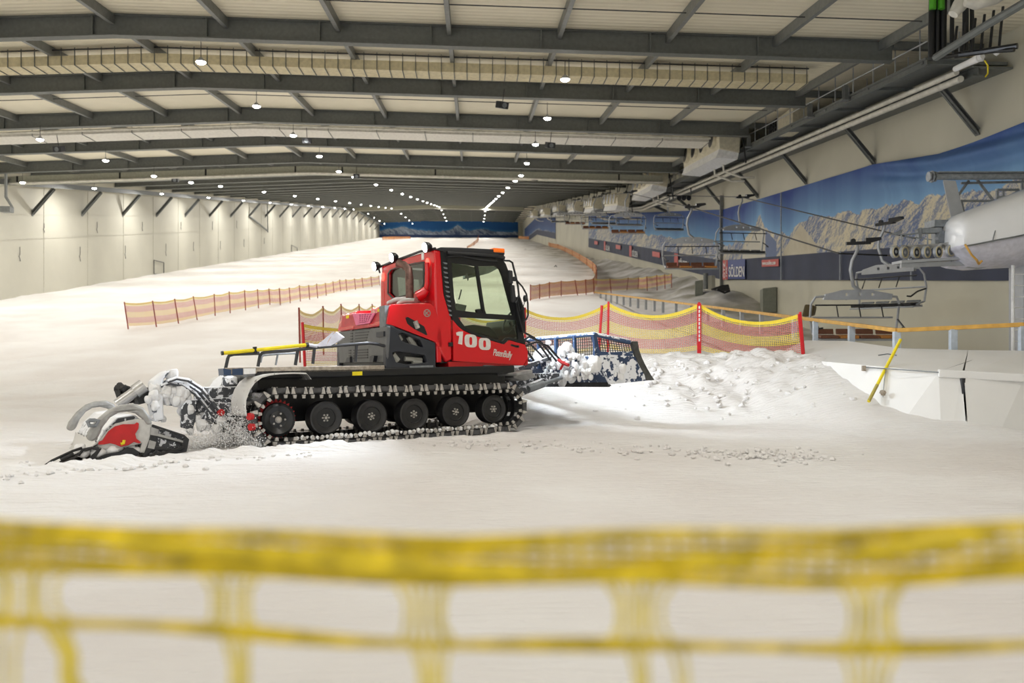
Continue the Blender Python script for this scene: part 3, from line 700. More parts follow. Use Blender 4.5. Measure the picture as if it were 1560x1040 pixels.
def text_mesh(s, size, O, X, Y, name, mt, parent, bold=0, ext=.004, shear=0, sx=1, align='LEFT', sp=1):
    cu = bpy.data.curves.new('t', 'FONT'); cu.body = s; cu.size = 1; cu.offset = bold; cu.shear = shear; cu.align_x = align; cu.space_character = sp
    cu.extrude = ext / size
    t = bpy.data.objects.new('t', cu); col.objects.link(t); dg = bpy.context.evaluated_depsgraph_get(); dg.update()
    me = bpy.data.meshes.new_from_object(t.evaluated_get(dg)); bpy.data.objects.remove(t); bpy.data.curves.remove(cu)
    X = Vector(X).normalized(); Y = Vector(Y); Z = X.cross(Y).normalized(); O = Vector(O) - ORG.get(parent.name, Vector())
    for v in me.vertices: c = v.co.copy(); v.co = O + X * c.x * size * sx + Y * c.y * size + Z * c.z * size
    me.materials.clear(); me.materials.append(mt); me.name = name
    o = bpy.data.objects.new(name, me); col.objects.link(o); o.parent = parent; return o
def wallp(v, h, off=.2): return Vector((WR - off, v, base(v) + h))
Mw = mat('white_lettering', (.8, .8, .8), .5); Mr = mat('red_sign', (.5, .05, .04), .5); Mb = mat('blue_sign', (.03, .06, .25), .5)
XR = Vector((0, -1, -.0731)); XR2 = Vector((0, -1, -.1431))
m_ = MB(); m_.prism([wallp(53.7, .06, .17), wallp(49.2, .06, .17), wallp(49.2, 1.22, .17), wallp(53.7, 1.22, .17)], (-.01, 0, 0)); m_.build('blue_field', Mb, M1)
m_ = MB(); m_.prism([wallp(53.6, .02, .19), wallp(52.55, .02, .19), wallp(52.55, 1.24, .19), wallp(53.6, 1.24, .19)], (-.01, 0, 0)); m_.build('red_field', Mr, M1)
text_mesh('SÖLDEN', .86, wallp(52.3, .2, .21), XR, (0, -.0, 1), 'lettering', Mw, M1, bold=.012, sx=.95)
text_mesh('ÖTZ', .5, wallp(53.1, .1, .21), (0, 0, 1), Vector((0, 1, .07)), 'lettering', Mw, M1, bold=.01, sx=.95)
text_mesh('TAL', .42, wallp(52.65, .12, .21), (0, 0, 1), Vector((0, 1, .07)), 'lettering', Mw, M1, bold=.01, sx=.95)
m_ = MB(); m_.prism([wallp(46.3, .72, .17), wallp(43.7, .72, .17), wallp(43.7, 1.1, .17), wallp(46.3, 1.1, .17)], (-.01, 0, 0)); m_.build('red_sign', Mr, M1)
text_mesh('www.soelden.com', .3, wallp(46.2, .82, .19), XR, (0, 0, 1), 'lettering', Mw, M1, bold=.01, sx=.93)
for v in (66.5, 86, 103):
    m_ = MB(); m_.prism([wallp(v + .2, .1, .2), wallp(v - 1, .1, .2), wallp(v - 1, 1.2, .2), wallp(v + .2, 1.2, .2)], (-.01, 0, 0)); m_.build('red_sign', Mr, M2)
    text_mesh('SÖLDEN', .8, wallp(v - 1.3, .2, .22), XR2, (0, 0, 1), 'lettering', Mw, M2, bold=.012, sx=1)
    m_ = MB(); m_.prism([wallp(v + 8.5, .6, .2), wallp(v + 5.5, .6, .2), wallp(v + 5.5, 1.05, .2), wallp(v + 8.5, 1.05, .2)], (-.01, 0, 0)); m_.build('red_sign', Mr, M2)
for v in (30.2, 36.2, 43.3, 52.9): m_ = MB(); m_.box((WR - .22, v - .03, base(v) + .0), (WR - .17, v + .03, base(v) + (4.5 if v in (43.3,) else 1.25))); m_.build('seam_strip', mat('mural_seam', (.30, .33, .38), .6), M1)
m_ = MB(); m_.box((WR - .25, 53.98, base(54) - .4), (WR - .05, 54.12, base(54) + 5.4))
tag(m_.build('wall_column', M['steel_l'], origin=(WR, 54, base(54))), 'narrow grey wall column where the lift wall starts to climb', 'column')
# frozen streaks on the wall by the first struts
ice = glass('ice', (.8, .85, .9), .5)
# ------------------------------------------------------------------ concrete boxes and junk in the lift area
Mc = mat('grey_green_box', (.22, .23, .19), .7)
def boxc(px0, px1, py0, py1, d, dep, name, label, mt=Mc, skew=.35):
    a, b_, c, e = P(px0, py1, d), P(px1, py1 + 4, d), P(px1, py0 - 2, d), P(px0, py0, d)
    g = min(a.z, b_.z) - .3; a.z = b_.z = g
    m_ = MB(); m_.prism([a, b_, c, e], cw(skew * dep, dep, 0))
    return tag(m_.build(name, mt, origin=a, bevel=.02), label, 'box')
boxc(1162, 1183, 439, 463, 45, 1.6, 'equipment_box', 'grey-green steel box with slanted top by the beige wall', skew=.2)
boxc(1059, 1071, 428, 442, 52, 1.6, 'equipment_box', 'smaller grey box half sunk in snow behind the brown-seated chair', skew=.2)
r_ = empty('snow_machine', P(1098, 440, 49), 'dark pile of machinery and tarpaulin lying in the dirty snow', 'machinery')
m_ = MB(); m_.prism([P(1083, 440, 48), P(1100, 434, 48), P(1110, 433, 48), P(1112, 440, 48), P(1100, 442, 48)], cw(.4, 1.5, 0)); m_.build('tarpaulin', M['rubber'], r_)
m_ = MB(); m_.tube([P(1092, 441, 47.5), P(1104, 446, 47.5), P(1112, 443, 47.5)], .06, 6); m_.build('hose', M['black'], r_)
r_ = empty('snow_lance', P(1071, 432, 50), 'two short grey posts standing in the snow beside the sunken box', 'posts')
m_ = MB(); m_.tube([P(1075, 440, 50), P(1075, 416, 50)], .14, 8); m_.build('post', M['steel'], r_); m_ = MB(); m_.tube([P(1082, 442, 50.5), P(1082, 420, 50.5)], .3, 8); m_.build('post', mwr, r_)
for (px, py, d, n_) in ((1234, 470, 32, 0),):
    r_ = empty('seat_cushion', P(px, py, d), 'folded dark brown cushion on the snow bank behind the red pole', 'cushion')
    m_ = MB(); m_.prism([P(1221, 482, 29), P(1238, 480, 29), P(1241, 465, 29), P(1226, 463, 29)], cw(.3, .6, 0)); m_.build('cushion', mat('olive_brown', (.12, .09, .04), .7), r_, bevel=.05)
# ------------------------------------------------------------------ chairlift
def chair(brown, H=2.6):
    r = empty('lift_chair', (0, 0, 0), '', 'chairlift chair')
    W = 1.08
    m_ = MB(); m_.tube([(0, 0, H), (0, -.05, H - .15), (-.16, -.1, H - .45), (-.2, -.1, 1.9), (-.1, -.05, 1.45), (.1, 0, 1.3)], [.035, .045, .045, .045, .05, .06], 10); m_.build('hanger_arm', M['galv'], r, smooth=True)
    m_ = MB(); m_.bar((-.3, 0, H + .03), (.35, 0, H + .05), .12, .09); m_.lathe((-.12, -.05, H + .1), (0, 1, 0), [(0, .07), (.08, .07)], 12); m_.prism([(.2, -.1, H), (.62, -.1, H + .12), (.6, -.1, H + .2), (.2, -.1, H + .18)], (0, .2, 0)); m_.build('cable_grip', M['black'], r)
    m_ = MB(); m_.prism([(-.9, -.05, 1.06), (.95, -.05, 1.06), (.98, -.05, 1.22), (.35, -.05, 1.34), (-.35, -.05, 1.34), (-.85, -.05, 1.22)], (0, .14, 0), holes=[[(-.3 + .35 * k, -.05, 1.17), (-.22 + .35 * k, -.05, 1.17), (-.22 + .35 * k, -.05, 1.25), (-.3 + .35 * k, -.05, 1.25)] for k in range(3)])
    m_.build('crossbar', M['galv'], r, bevel=.01)
    for s in (-1, 1):
        m_ = MB(); m_.tube([(s * .85, 0, 1.16), (s * 1.1, .02, 1.14), (s * 1.2, .1, .95), (s * 1.2, .2, .55), (s * 1.14, .15, .1), (s * 1.1, -.2, .02)], .033, 8); m_.build('side_frame', M['galv'], r, smooth=True)
        m_ = MB(); m_.tube([(s * 1.2, .2, .5), (s * 1.14, -.2, .42), (s * 1.14, -.55, .28), (s * 1.05, -.62, .3)], .026, 8); m_.build('armrest', M['black'], r, smooth=True)
    m_ = MB(); m_.tube([(-1.18, -.25, .92), (1.18, -.25, .92)], .022, 8)
    for x in (-.6, 0, .6): m_.tube([(x, -.25, .92), (x, -.45, .6)], .018, 6)
    m_.build('restraint_bar', M['black'], r)
    c1 = M['brown'] if brown else M['rubber']
    for k in range(4):
        m_ = MB(); x0 = -W + .54 * k + .02; m_.box((x0, -.45, .0), (x0 + .5, .05, .08)); m_.build('seat', [M['brown'] if k % 2 == 0 else mat('seat_orange', (.42, .17, .03), .6)][0] if brown else c1, r, bevel=.02)
        m_ = MB(); m_.bar((x0 + .25, .08, .09), (x0 + .25, .14, .24 if brown else .15), .48, .04, (0, -1, .4)); m_.build('backrest', M['galv_d'] if not brown else M['brown'], r, bevel=.02)
    m_ = MB(); m_.tube([(-1.12, .06, -.03), (1.12, .06, -.03)], .035, 8); m_.tube([(-1.12, -.4, -.04), (1.12, -.4, -.04)], .028, 8); m_.tube([(-1.1, .3, .55), (1.1, .3, .55)], .025, 8); m_.build('seat_frame', M['galv'], r)
    return r
chb = chair(True); chd = chair(False)
CH_ = [  # seat centre px, py, distance, brown?, turn, scale, label
    (1303, 514, 24.0, 1, -8, 1.0, 'grey lift chair with brown slatted seat hanging behind the wooden rail'),
    (1353, 466, 25.5, 0, -60, .93, 'grey lift chair with dark seat turned sideways, just behind the lowest chair'),
    (1052, 408, 38.0, 1, -4, 1.02, 'large open lift chair with brown and orange seat above the grey snow bank'),
    (1128, 385, 41.0, 0, 5, 1.0, 'lift chair with black seat hanging in front of the printed peak'),
    (1019, 350, 62.0, 0, 4, .92, 'lift chair with dark seat before the blue mural, higher up the slope'),
    (956, 355, 55.0, 1, -3, .98, 'brown-bottomed lift chair in the middle of the climbing line'),
    (907, 348, 73.0, 1, -3, 1.0, 'smaller brown-bottomed lift chair, one place further up the line'),
    (920, 341, 84.0, 0, 3, 1.1, 'pale-framed lift chair in front of the grey wall columns'),
    (876, 341, 95.0, 1, -3, 1.0, 'small lift chair far up the line'),
    (958, 343, 78.0, 0, 3, 1.0, 'pale lift chair at the edge of the blue mural'),
    (853, 338, 118.0, 0, -3, 1.1, 'tiny lift chair among the dark equipment at the top')]
usedb = usedd = False; CHP = []
for (px, py, d, br, tw, s_, lab) in CH_:
    src = chb if br else chd
    if br and not usedb: o = src; usedb = True
    elif not br and not usedd: o = src; usedd = True
    else: o = copy_tree(src)
    c = P(px, py, d); o.location = c; o.rotation_euler = (R(4), 0, R(tw)); o.scale = (s_,) * 3; o['label'] = lab; o['group'] = 'chairlift chairs'
    CHP.append(c + Vector((0, 0, 2.6 * s_)))
# haul cables
def cable(pts, lab):
    m_ = MB(); m_.tube(pts, .024, 6); tag(m_.build('haul_cable', M['black'], origin=pts[0]), lab, 'cable', 'chairlift cables')
cable([P(1400, 364, 24.5), P(1365, 357, 25), CHP[3] + Vector((.0, 0, .08)), CHP[4] + Vector((0, 0, .1)), CHP[9], CHP[7], P(855, 327, 120), P(826, 330, 190)], 'downhill chairlift cable running past the blue mural to the wheels')
cable([P(1470, 398, 20), P(1352, 389, 24.5), P(1278, 386, 24) , CHP[2] + Vector((0, 0, .05)), CHP[5] + Vector((0, 0, .05)), CHP[6] + Vector((0, 0, .05)), CHP[8], P(846, 328, 125), P(820, 331, 190)], 'uphill chairlift cable carrying the brown-seated chairs')
# ------------------------------------------------------------------ lift station
DS = 18.5
r_ = empty('lift_station', P(1560, 530, DS), 'white and lilac egg-shaped chairlift station housing on a grey column', 'lift station')
xs = [1469, 1471, 1476, 1485, 1500, 1520, 1545, 1580, 1640, 1740]
topy = [356, 343, 332, 323, 315, 306.5, 297, 284, 262, 235]; midy = [372, 374.5, 373.5, 372, 369, 365, 360.5, 353, 341, 322]; boty = [373, 377, 380, 389, 402, 404.5, 403, 401, 399, 397]
up, lo = [], []
for px, ty, my, by in zip(xs, topy, midy, boty):
    hw = 1.15 * min(1, math.sqrt(max(0.03, (px - 1468) / 34)))
    c = [P(px, y, DS) for y in (ty, my, by)]; dx = cw(0, 1, 0)
    ru, rl = [], []
    for k in range(13):
        a = math.pi * k / 12; sx_ = -math.cos(a); hz = math.sin(a) ** .55 if 0 < k < 12 else 0
        ru.append(c[1] + dx * (hw * (sx_ + 1)) + Vector((0, 0, (c[0].z - c[1].z) * hz)))
        rl.append(c[1] + dx * (hw * (sx_ * .96 + 1)) - Vector((0, 0, (c[1].z - c[2].z) * (math.sin(a) ** .7 if 0 < k < 12 else 0))))
    up.append(ru); lo.append(rl)
m_ = MB(); m_.sheet(up); m_.add(up[0], [tuple(range(13))]); m_.build('upper_shell', M['shell'], r_, smooth=True)
m_ = MB(); m_.sheet(lo); m_.add(lo[0], [tuple(range(13))]); m_.build('lower_shell', M['lilac'], r_, smooth=True)
m_ = MB(); m_.tube([q[0] + cw(0, -.015, 0) - Vector((0, 0, .005)) for q in up], .02, 6)
m_.tube([P(1512, 368, DS - .02), P(1516, 352, DS + .02), P(1524, 333, DS + .25), P(1528, 320.5, DS + .5)], .012, 5); m_.tube([P(1528, 320.5, DS + .47), P(1560, 312, DS + .47), P(1620, 296, DS + .47)], .012, 5)
m_.build('panel_seam', M['galv_d'], r_)
m_ = MB(); m_.tube([P(1470, 372, DS - .1), P(1480, 388, DS - .15), P(1488, 396, DS - .15), P(1491, 402, DS), P(1496, 397, DS)], .025, 6); m_.build('yellow_edging', M['wood'], r_)
m_ = MB(); c0 = P(1562, 404, DS + 1); m_.box((c0.x - .14, c0.y - .14, -1), (c0.x + .5, c0.y + .4, c0.z + .3)); m_.build('column', M['galv'], r_, bevel=.02)
m_ = MB(); a = P(1543, 404, DS + .6); m_.tube([a, (a.x, a.y, 0)], .035, 8); b2 = P(1552, 404, DS + .6)
for k in range(12): m_.tube([(a.x, a.y, a.z - .25 * k - .2), (c0.x, a.y, a.z - .25 * k - .2)], .012, 5)
m_.build('ladder', M['white'], r_)
r_ = empty('sheave_train', P(1414, 385, 19.5), 'row of worn yellow-rimmed cable wheels on a frosted grey beam beside the station', 'sheave train')
DW = 19.3
for i, (px, y) in enumerate(((1363, 383.5), (1377, 384.5), (1394.5, 384.5), (1411, 384), (1428.5, 383.5), (1447, 382), (1465, 379))):
    c = P(px, y, DW - .02 * i); ax = cw(.62, -1, .0).normalized()
    m_ = MB(); rr = .13; m_.lathe(c, ax, [(-.035, rr), (-.03, rr + .012), (.03, rr + .012), (.035, rr), (.035, rr - .03), (.0, rr - .045), (.0, .05), (.04, .045), (.04, .001)], 22, 0)
    wv_ = m_.build('cable_wheel', M['galv'], r_, smooth=True); m_ = MB(); m_.lathe(c, ax, [(.034, .085), (.0365, .085)], 20); m_.build('wheel_web', M['galv_d'] if i % 2 else M['dark'], wv_); m_ = MB(); m_.lathe(c, ax, [(.03, .035), (.055, .03)], 12); m_.build('hub', M['galv'], wv_)
    m_ = MB(); xx = ax.cross(Vector((0, 0, 1))).normalized(); yy = ax.cross(xx); m_.tube([c + ax * .038 + (xx * math.cos(q) + yy * math.sin(q)) * (rr - .012) for q in [2 * math.pi * k / 22 for k in range(22)]], .011, 6, closed=True); m_.build('worn_rim', mat('worn_yellow', (.55, .47, .25), .6) if i else M['cream'], wv_)
m_ = MB()
for a_, b3 in (((1363, 384), (1378, 375)), ((1378, 375), (1394, 384)), ((1394, 376), (1428, 374)), ((1411, 384), (1419, 374)), ((1428, 384), (1437, 372)), ((1437, 372), (1447, 382)), ((1378, 376), (1412, 376)), ((1428, 374), (1468, 370))):
    m_.bar(P(*a_, DW + .1), P(*b3, DW + .1), .06, .09)
m_.bar(P(1440, 375, DW + .05), P(1470, 368, DW + .05), .2, .16); m_.build('rocker_beam', M['tgrey'], r_, bevel=.01)
m_ = MB(); m_.bar(P(1366, 400, DW + .1), P(1500, 392, DW + .1), .5, .06); m_.bar(P(1372, 404, DW), P(1510, 400, DW), .08, .1); m_.bar(P(1368, 404, DW + .4), P(1385, 390, DW + .4), .06, .06)
for k in range(5): m_.bar(P(1385 + 22 * k, 403, DW), P(1385 + 22 * k, 394, DW), .04, .04)
m_.prism([P(1460, 398, DW), P(1475, 407, DW), P(1495, 409, DW), P(1515, 404, DW), P(1520, 398, DW)], cw(0, .4, 0)); m_.build('service_step', M['galv'], r_)
m_ = MB(); m_.bar(P(1402, 352, DW + .3), P(1432, 351, DW + .3), .2, .12); m_.prism([P(1398, 350, DW + .2), P(1404, 346, DW + .2), P(1405, 362, DW + .2), P(1401, 368, DW + .2)], cw(0, .15, 0))
m_.box(P(1425, 371, DW + .5), P(1428, 342, DW + .7)); m_.box(P(1432, 369, DW + .5), P(1446, 343, DW + .9)); m_.box(P(1424, 345, DW + .4), P(1466, 339, DW + .9)); m_.box(P(1450, 366, DW + .5), P(1462, 342, DW + .9))
m_.tube([P(1445, 368, DW + .3), P(1436, 366, DW + .3), P(1434, 350, DW + .3)], .04, 8); m_.lathe(P(1432, 362, DW + .3), cw(.3, -1, 0), [(0, .15), (.1, .15), (.1, .1)], 16); m_.lathe(P(1462, 352, DW + .3), cw(.3, -1, 0), [(0, .11), (.1, .11)], 16)
m_.tube([P(1365, 357, DW), P(1385, 357, DW), P(1400, 355, DW)], .02, 6); m_.tube([P(1378, 360, DW), P(1420, 365, DW)], .015, 6); m_.tube([P(1373, 356, DW), P(1373, 374, DW)], .02, 6); m_.tube([P(1413, 356, DW), P(1413, 374, DW)], .02, 6); m_.tube([P(1450, 370, DW + .2), P(1468, 350, DW + .2)], .04, 8)
m_.prism([P(1356, 357, DW), P(1366, 353, DW), P(1374, 355, DW), P(1376, 349, DW), (P(1371, 358, DW))], cw(0, .1, 0)); m_.build('drive_unit', M['galv_d'], r_, bevel=.008)
r_ = empty('gantry', P(1480, 270, 20), 'grey steel gantry with slanted leg and trusses above the cable wheels', 'gantry')
DG = 20.2
m_ = MB(); m_.tube([P(1422, 268.5, DG), P(1600, 268, DG)], .085, 12); m_.bar(P(1428, 263, DG), P(1600, 263, DG), .2, .03)
for k in range(3): m_.lathe(P(1414 + 4.5 * k, 269, DG), cw(1, 0, 0), [(0, .12 + .02 * (k % 2)), (.035, .12 + .02 * (k % 2))], 14)
m_.build('cross_tube', M['galv_d'], r_)
m_ = MB(); m_.prism([P(1437, 274, DG), P(1456, 275, DG), P(1470, 331, DG), P(1450, 334, DG)], cw(.1, .22, 0)); m_.build('slanted_leg', M['galv'], r_)
m_ = MB()
for a_, b3 in (((1482, 265), (1518, 312)), ((1456, 303), (1476, 275)), ((1464, 306), (1512, 306)), ((1464, 279), (1560, 277)), ((1468, 330), (1480, 330)), ((1464, 305), (1470, 335)), ((1519, 290), (1519, 312)), ((1519, 289), (1552, 289)), ((1519, 300), (1545, 299)), ((1528, 290), (1528, 306)), ((1557, 274), (1557, 292)), ((1552, 289), (1540, 300))):
    m_.bar(P(*a_, DG + .3), P(*b3, DG + .3), .05, .05)
m_.build('truss_rod', M['galv_d'], r_)
# ------------------------------------------------------------------ wooden handrail
RLP = [(5.8, 60, 4.93), (7.9, 17.5, 1.70), (9.95, 16.6, 1.80), (12.2, 15.8, 1.88)]
hr = empty('wooden_handrail', cw(7.9, 17.5, 1.2), 'varnished wooden handrail on pale steel posts along the white padding', 'handrail')
m_ = MB()
for a, c in zip(RLP, RLP[1:]): m_.bar(cw(*a), cw(*c), .09, .085)
m_.build('top_rail', M['wood'], hr, bevel=.01)
posts = [(1160, 0), (1210, 0), (1242, 0), (1297, 0), (1366, 0), (1452, 1), (1558, 1)] + [(x, 0) for x in (915, 923, 931, 940, 950, 960, 972, 984, 997, 1010, 1030, 1053, 1078, 1102, 1130)]
for px, seg in posts:
    if seg == 0:
        tt = None; q = (px - 780) / F; tt = (5.8 - q * 60) / (-2.1 - q * 42.5); X, d, z = 5.8 + 2.1 * tt, 60 - 42.5 * tt, 4.93 - 3.23 * tt
    else:
        q = (px - 780) / F; tt = (7.9 - q * 17.5) / (-2.05 - q * .9); X, d, z = 7.9 + 2.05 * tt, 17.5 - .9 * tt, 1.70 + .1 * tt
    m_ = MB(); hw_ = .06 if seg or px > 1290 else .05; lg = .62 if d < 30 else .55; c = cw(X, d, z)
    m_.box((c.x - hw_ * 1.1, c.y - .05, c.z - lg), (c.x + hw_ * 1.1, c.y + .05, c.z - .03)); m_.build('post', M['galv'] if d > 25 else mat('pale_blue_post', (.5, .57, .66), .4), hr)
# ------------------------------------------------------------------ white padded barrier
def pad(name, label, tf, tb, foot):
    r = empty(name, tf[0], label, 'barrier', 'white padded barrier'); m_ = MB(); n = len(tf)
    foot = [p + (p - q) * 1.1 + cw(-.05, -.35, -.1) for p, q in zip(foot, tf)]; m_.sheet([foot, tf, tb, [p - Vector((0, 0, 1.6)) for p in tb]]); m_.prism([foot[0], tf[0], tb[0], tb[0] - Vector((0, 0, 1.6))], (0, 0, .001)); m_.prism([foot[-1], tf[-1], tb[-1], tb[-1] - Vector((0, 0, 1.6))], (0, 0, .001))
    m_.build('padding', M['pad'], r); return r
M['pad'] = mat('white_vinyl_padding', (.80, .80, .79), .45, 0, .03, 1.2, .25, 1.5)
tf = [cw(5.7, 18.9, 1.12), P(1260, 551, 17.2), P(1340, 558, 15.6), P(1430, 567, 14.7), P(1465, 569, 14.6)]
tb = [cw(7.55, 22, 1.5), P(1290, 519, 19.4), P(1370, 530, 17.4), P(1430, 532, 17.1), P(1475, 533, 16.9)]
ft = [cw(5.6, 18.3, .6), P(1258, 590, 17.0), P(1338, 612, 15.4), P(1428, 640, 14.6), P(1466, 645, 14.5)]
r_ = pad('padded_barrier', 'white padded barrier below the wooden rail, behind the leaning yellow pole', tf, tb, ft)
m_ = MB(); m_.tube([P(1316, 559, 15.95), P(1360, 562, 15.2), P(1430, 567, 14.66)], .012, 6); m_.tube([P(1338, 541, 16.6), P(1352, 539, 16.6), P(1366, 541, 16.5)], .012, 5); m_.tube([P(1430, 566, 14.8), P(1480, 549, 15.8), P(1540, 536, 16.7)], .008, 5)
m_.tube([P(1345, 605, 15.2), P(1347, 580, 15.3), P(1350, 562, 15.4)], .006, 5); m_.build('seam_cord', M['galv_d'], r_)
m_ = MB(); m_.box((P(1316, 560, 15.9).x - .03, P(1316, 560, 15.9).y - .03, P(1316, 560, 15.9).z - .06), (P(1316, 560, 15.9).x + .03, P(1316, 560, 15.9).y + .03, P(1316, 560, 15.9).z + .04)); m_.lump(P(1345, 598, 15.15), .055); m_.build('strap_buckle', M['deck'], r_)
tf = [P(1468.5, 570, 14.55), P(1560, 576, 14.4), P(1720, 586, 14.2)]; tb = [P(1475, 533, 16.9), P(1560, 534, 16.5), P(1720, 533, 15.9)]; ft = [P(1469, 648, 14.4), P(1560, 655, 14.3), P(1720, 668, 14.1)]
r_ = pad('padded_barrier', 'white padded barrier slab at the edge of the photo, past the dark slit', tf, tb, ft)
m_ = MB(); a, b2, c, e = P(1429, 563, 14.7), P(1560, 570, 14.35), P(1720, 580, 14.1), 0
m_.bar(a + Vector((0, 0, -.06)), b2 + Vector((0, 0, -.06)), .12, .14); m_.bar(b2 + Vector((0, 0, -.06)), c + Vector((0, 0, -.06)), .12, .14); m_.build('top_lip', M['pad'], r_, bevel=.02)
m_ = MB(); m_.prism([P(1466, 576, 14.5), P(1471, 576, 14.5), P(1469, 600, 14.5), P(1466.5, 632, 14.5), P(1465.5, 632, 14.5)], cw(0, .3, 0)); m_.build('dark_slit', M['dark'], r_)
# leaning yellow pole
a, c = P(1326, 606, 15.2), P(1372, 517, 15.7)
r_ = empty('bamboo_pole', a, 'long yellow pole leaning in the snow against the padded barrier', 'pole')
m_ = MB(); m_.tube([a - (c - a) * .06, a + (c - a) * .25, c], .028, 8); m_.build('shaft', M['yellow'], r_, smooth=True)
m_ = MB(); m_.tube([a - (c - a) * .05, a + (c - a) * .22], .03, 8); m_.build('scuffed_foot', mat('scuffed_yellow', (.42, .35, .08), .7), r_, smooth=True)
# ------------------------------------------------------------------ netting fences
def fence(name, label, pts, mt, pole, pr=.022, sag=.12, group='netting fences', net0=.12, bands=None):
    # pts: (foot xyz, head xyz)
    r = empty(name, pts[0][0], label, 'netting fence', group); O = Vector(pts[0][0])
    for f_, h_ in pts:
        m_ = MB(); dn = (h_ - f_).normalized(); m_.tube([f_ - dn * .25, h_ + dn * .03], pr, 7); m_.build('pole', pole, r)
    vs, fs, uvs = [], [], []; dist = 0; NS = 14; NH = 6
    for (f0, h0), (f1, h1) in zip(pts, pts[1:]):
        L_ = (f1 - f0).length; o = len(vs)
        for i in range(NS + 1):
            t = i / NS; f_ = f0.lerp(f1, t); h_ = h0.lerp(h1, t); s_ = sag * 4 * t * (1 - t)
            for j in range(NH + 1):
                y = j / NH; p = f_.lerp(h_, net0 + (1 - net0) * y) - Vector((0, 0, s_ * (.35 + .65 * y)))
                wob = .03 * math.sin(9 * t + 4 * y) * (1 - abs(2 * t - 1)); p = p + Vector((wob, wob, 0)); vs.append(p - O); uvs.append((dist + L_ * t, y))
        for i in range(NS):
            for j in range(NH): a = o + i * (NH + 1) + j; fs.append((a, a + NH + 1, a + NH + 2, a + 1))
        dist += L_
    me = bpy.data.meshes.new('net'); me.from_pydata([tuple(v) for v in vs], [], fs); ul = me.uv_layers.new(name='UVMap')
    for l in me.loops: ul.data[l.index].uv = uvs[l.vertex_index]
    me.materials.append(mt); n_ = bpy.data.objects.new('net', me); col.objects.link(n_); n_.parent = r
    return r
def ray_ground(px, py, d0_=15, d1_=277):
    prev = d0_
    for d in np.concatenate([np.arange(d0_, 60, .25), np.arange(60, d1_, 1.0)]):
        p = P(px, py, d)
        if p.z <= gz(p.x, p.y): break
        prev = d
    a, b_ = prev, d
    for _ in range(14):
        mdl = (a + b_) / 2; p = P(px, py, mdl)
        if p.z <= gz(p.x, p.y): b_ = mdl
        else: a = mdl
    return b_
def posts_px(lst, hmax=None):   # (foot px, foot py, head px, head py) -> feet on the snow
    out = []
    for fx, fy, hx, hy in lst:
        d = ray_ground(fx, fy); f_ = P(fx, fy, d); f_.z = gz(f_.x, f_.y); out.append((f_, P(hx, hy, d)))
    return out
FX = [35, 195, 320, 425, 543, 628, 715, 788, 853, 912, 968, 1025, 1078, 1123, 1172, 1215, 1253, 1288, 1337, 1380, 1430, 1475]
FT = [225, 218, 207, 193, 180, 166, 157, 152, 148, 146, 143, 130, 128, 121, 116, 107, 97, 95, 91, 87, 80, 75]
FB = [375, 365, 345, 322, 298, 283, 268, 251, 238, 240, 228, 214, 207, 199, 186, 175, 165, 160, 153, 145, 137, 128]
pl = [(180 + (x + (22 if x < 500 else 6)) / 3.714, 400 + b_ / 3.714, 180 + x / 3.714, 400 + t_ / 3.714) for x, t_, b_ in zip(FX, FT, FB)]
fence('netting_fence', 'long low orange and yellow netting fence on the open slope beside the plain wall', posts_px(pl), M['netf'], M['pole_dull'], pr=.03, sag=.06)
# behind the engine: short taller fence
def pts_d(l): return [(P(a, b_, d), P(c, e, d)) for a, b_, c, e, d in l]
fence('netting_fence', 'yellow and red netting fence on five thin poles seen above the engine cover', pts_d([(457, 538, 455.5, 470, 23), (493, 528, 492, 467.5, 26), (521, 520, 519.5, 464, 29), (548, 514, 547, 464, 32), (568, 510, 567, 464, 35), (600, 505, 600, 462, 39)]), M['netf'], M['pole_dull'], pr=.025, sag=.18)
fence('netting_fence', 'orange netting fence with one yellow and red pole behind the shovel', pts_d([(465, 565, 461, 493, 17), (560, 560, 560, 500, 19), (640, 556, 640, 500, 21)]), M['net'], M['pole_red'], pr=.03, sag=.05)
rr = fence('netting_fence', 'bright yellow and red netting fence on the snow mound behind the plough blade', pts_d([(1226, 556, 1219, 477, 18.6), (1065.5, 540, 1065, 462, 20.6), (926, 538, 927, 461, 21.6), (800, 540, 800, 470, 23), (700, 540, 700, 474, 25)]), M['net'], M['pole_red'], pr=.03, sag=.30, net0=.1)
m_ = MB(); m_.prism([P(1062.3, 462, 20.5), P(1068.3, 462, 20.5), P(1068.3, 538, 20.5), P(1062.3, 538, 20.5)], cw(0, .03, 0)); m_.build('pole_sleeve', M['pole_red'], rr)
m_ = MB()
for k in range(9): m_.prism([P(1064.3, 466 + 6.2 * k, 20.48), P(1066.4, 465.5 + 6.2 * k, 20.48), P(1066.4, 470 + 6.2 * k, 20.48), P(1064.3, 470.4 + 6.2 * k, 20.48)], cw(0, .01, 0))
m_.build('white_lettering', M['white'], rr)
m_ = MB(); m_.tube([P(912, 540, 21.5), P(917, 465, 21.5)], .035, 7); m_.build('pole', M['pole_red'], rr)
m_ = MB(); m_.prism([P(1215.5, 478, 18.5), P(1221, 478, 18.5), P(1226, 548, 18.5), P(1222, 548, 18.5)], cw(0, .03, 0)); m_.build('pole_sleeve', M['pole_red'], rr)
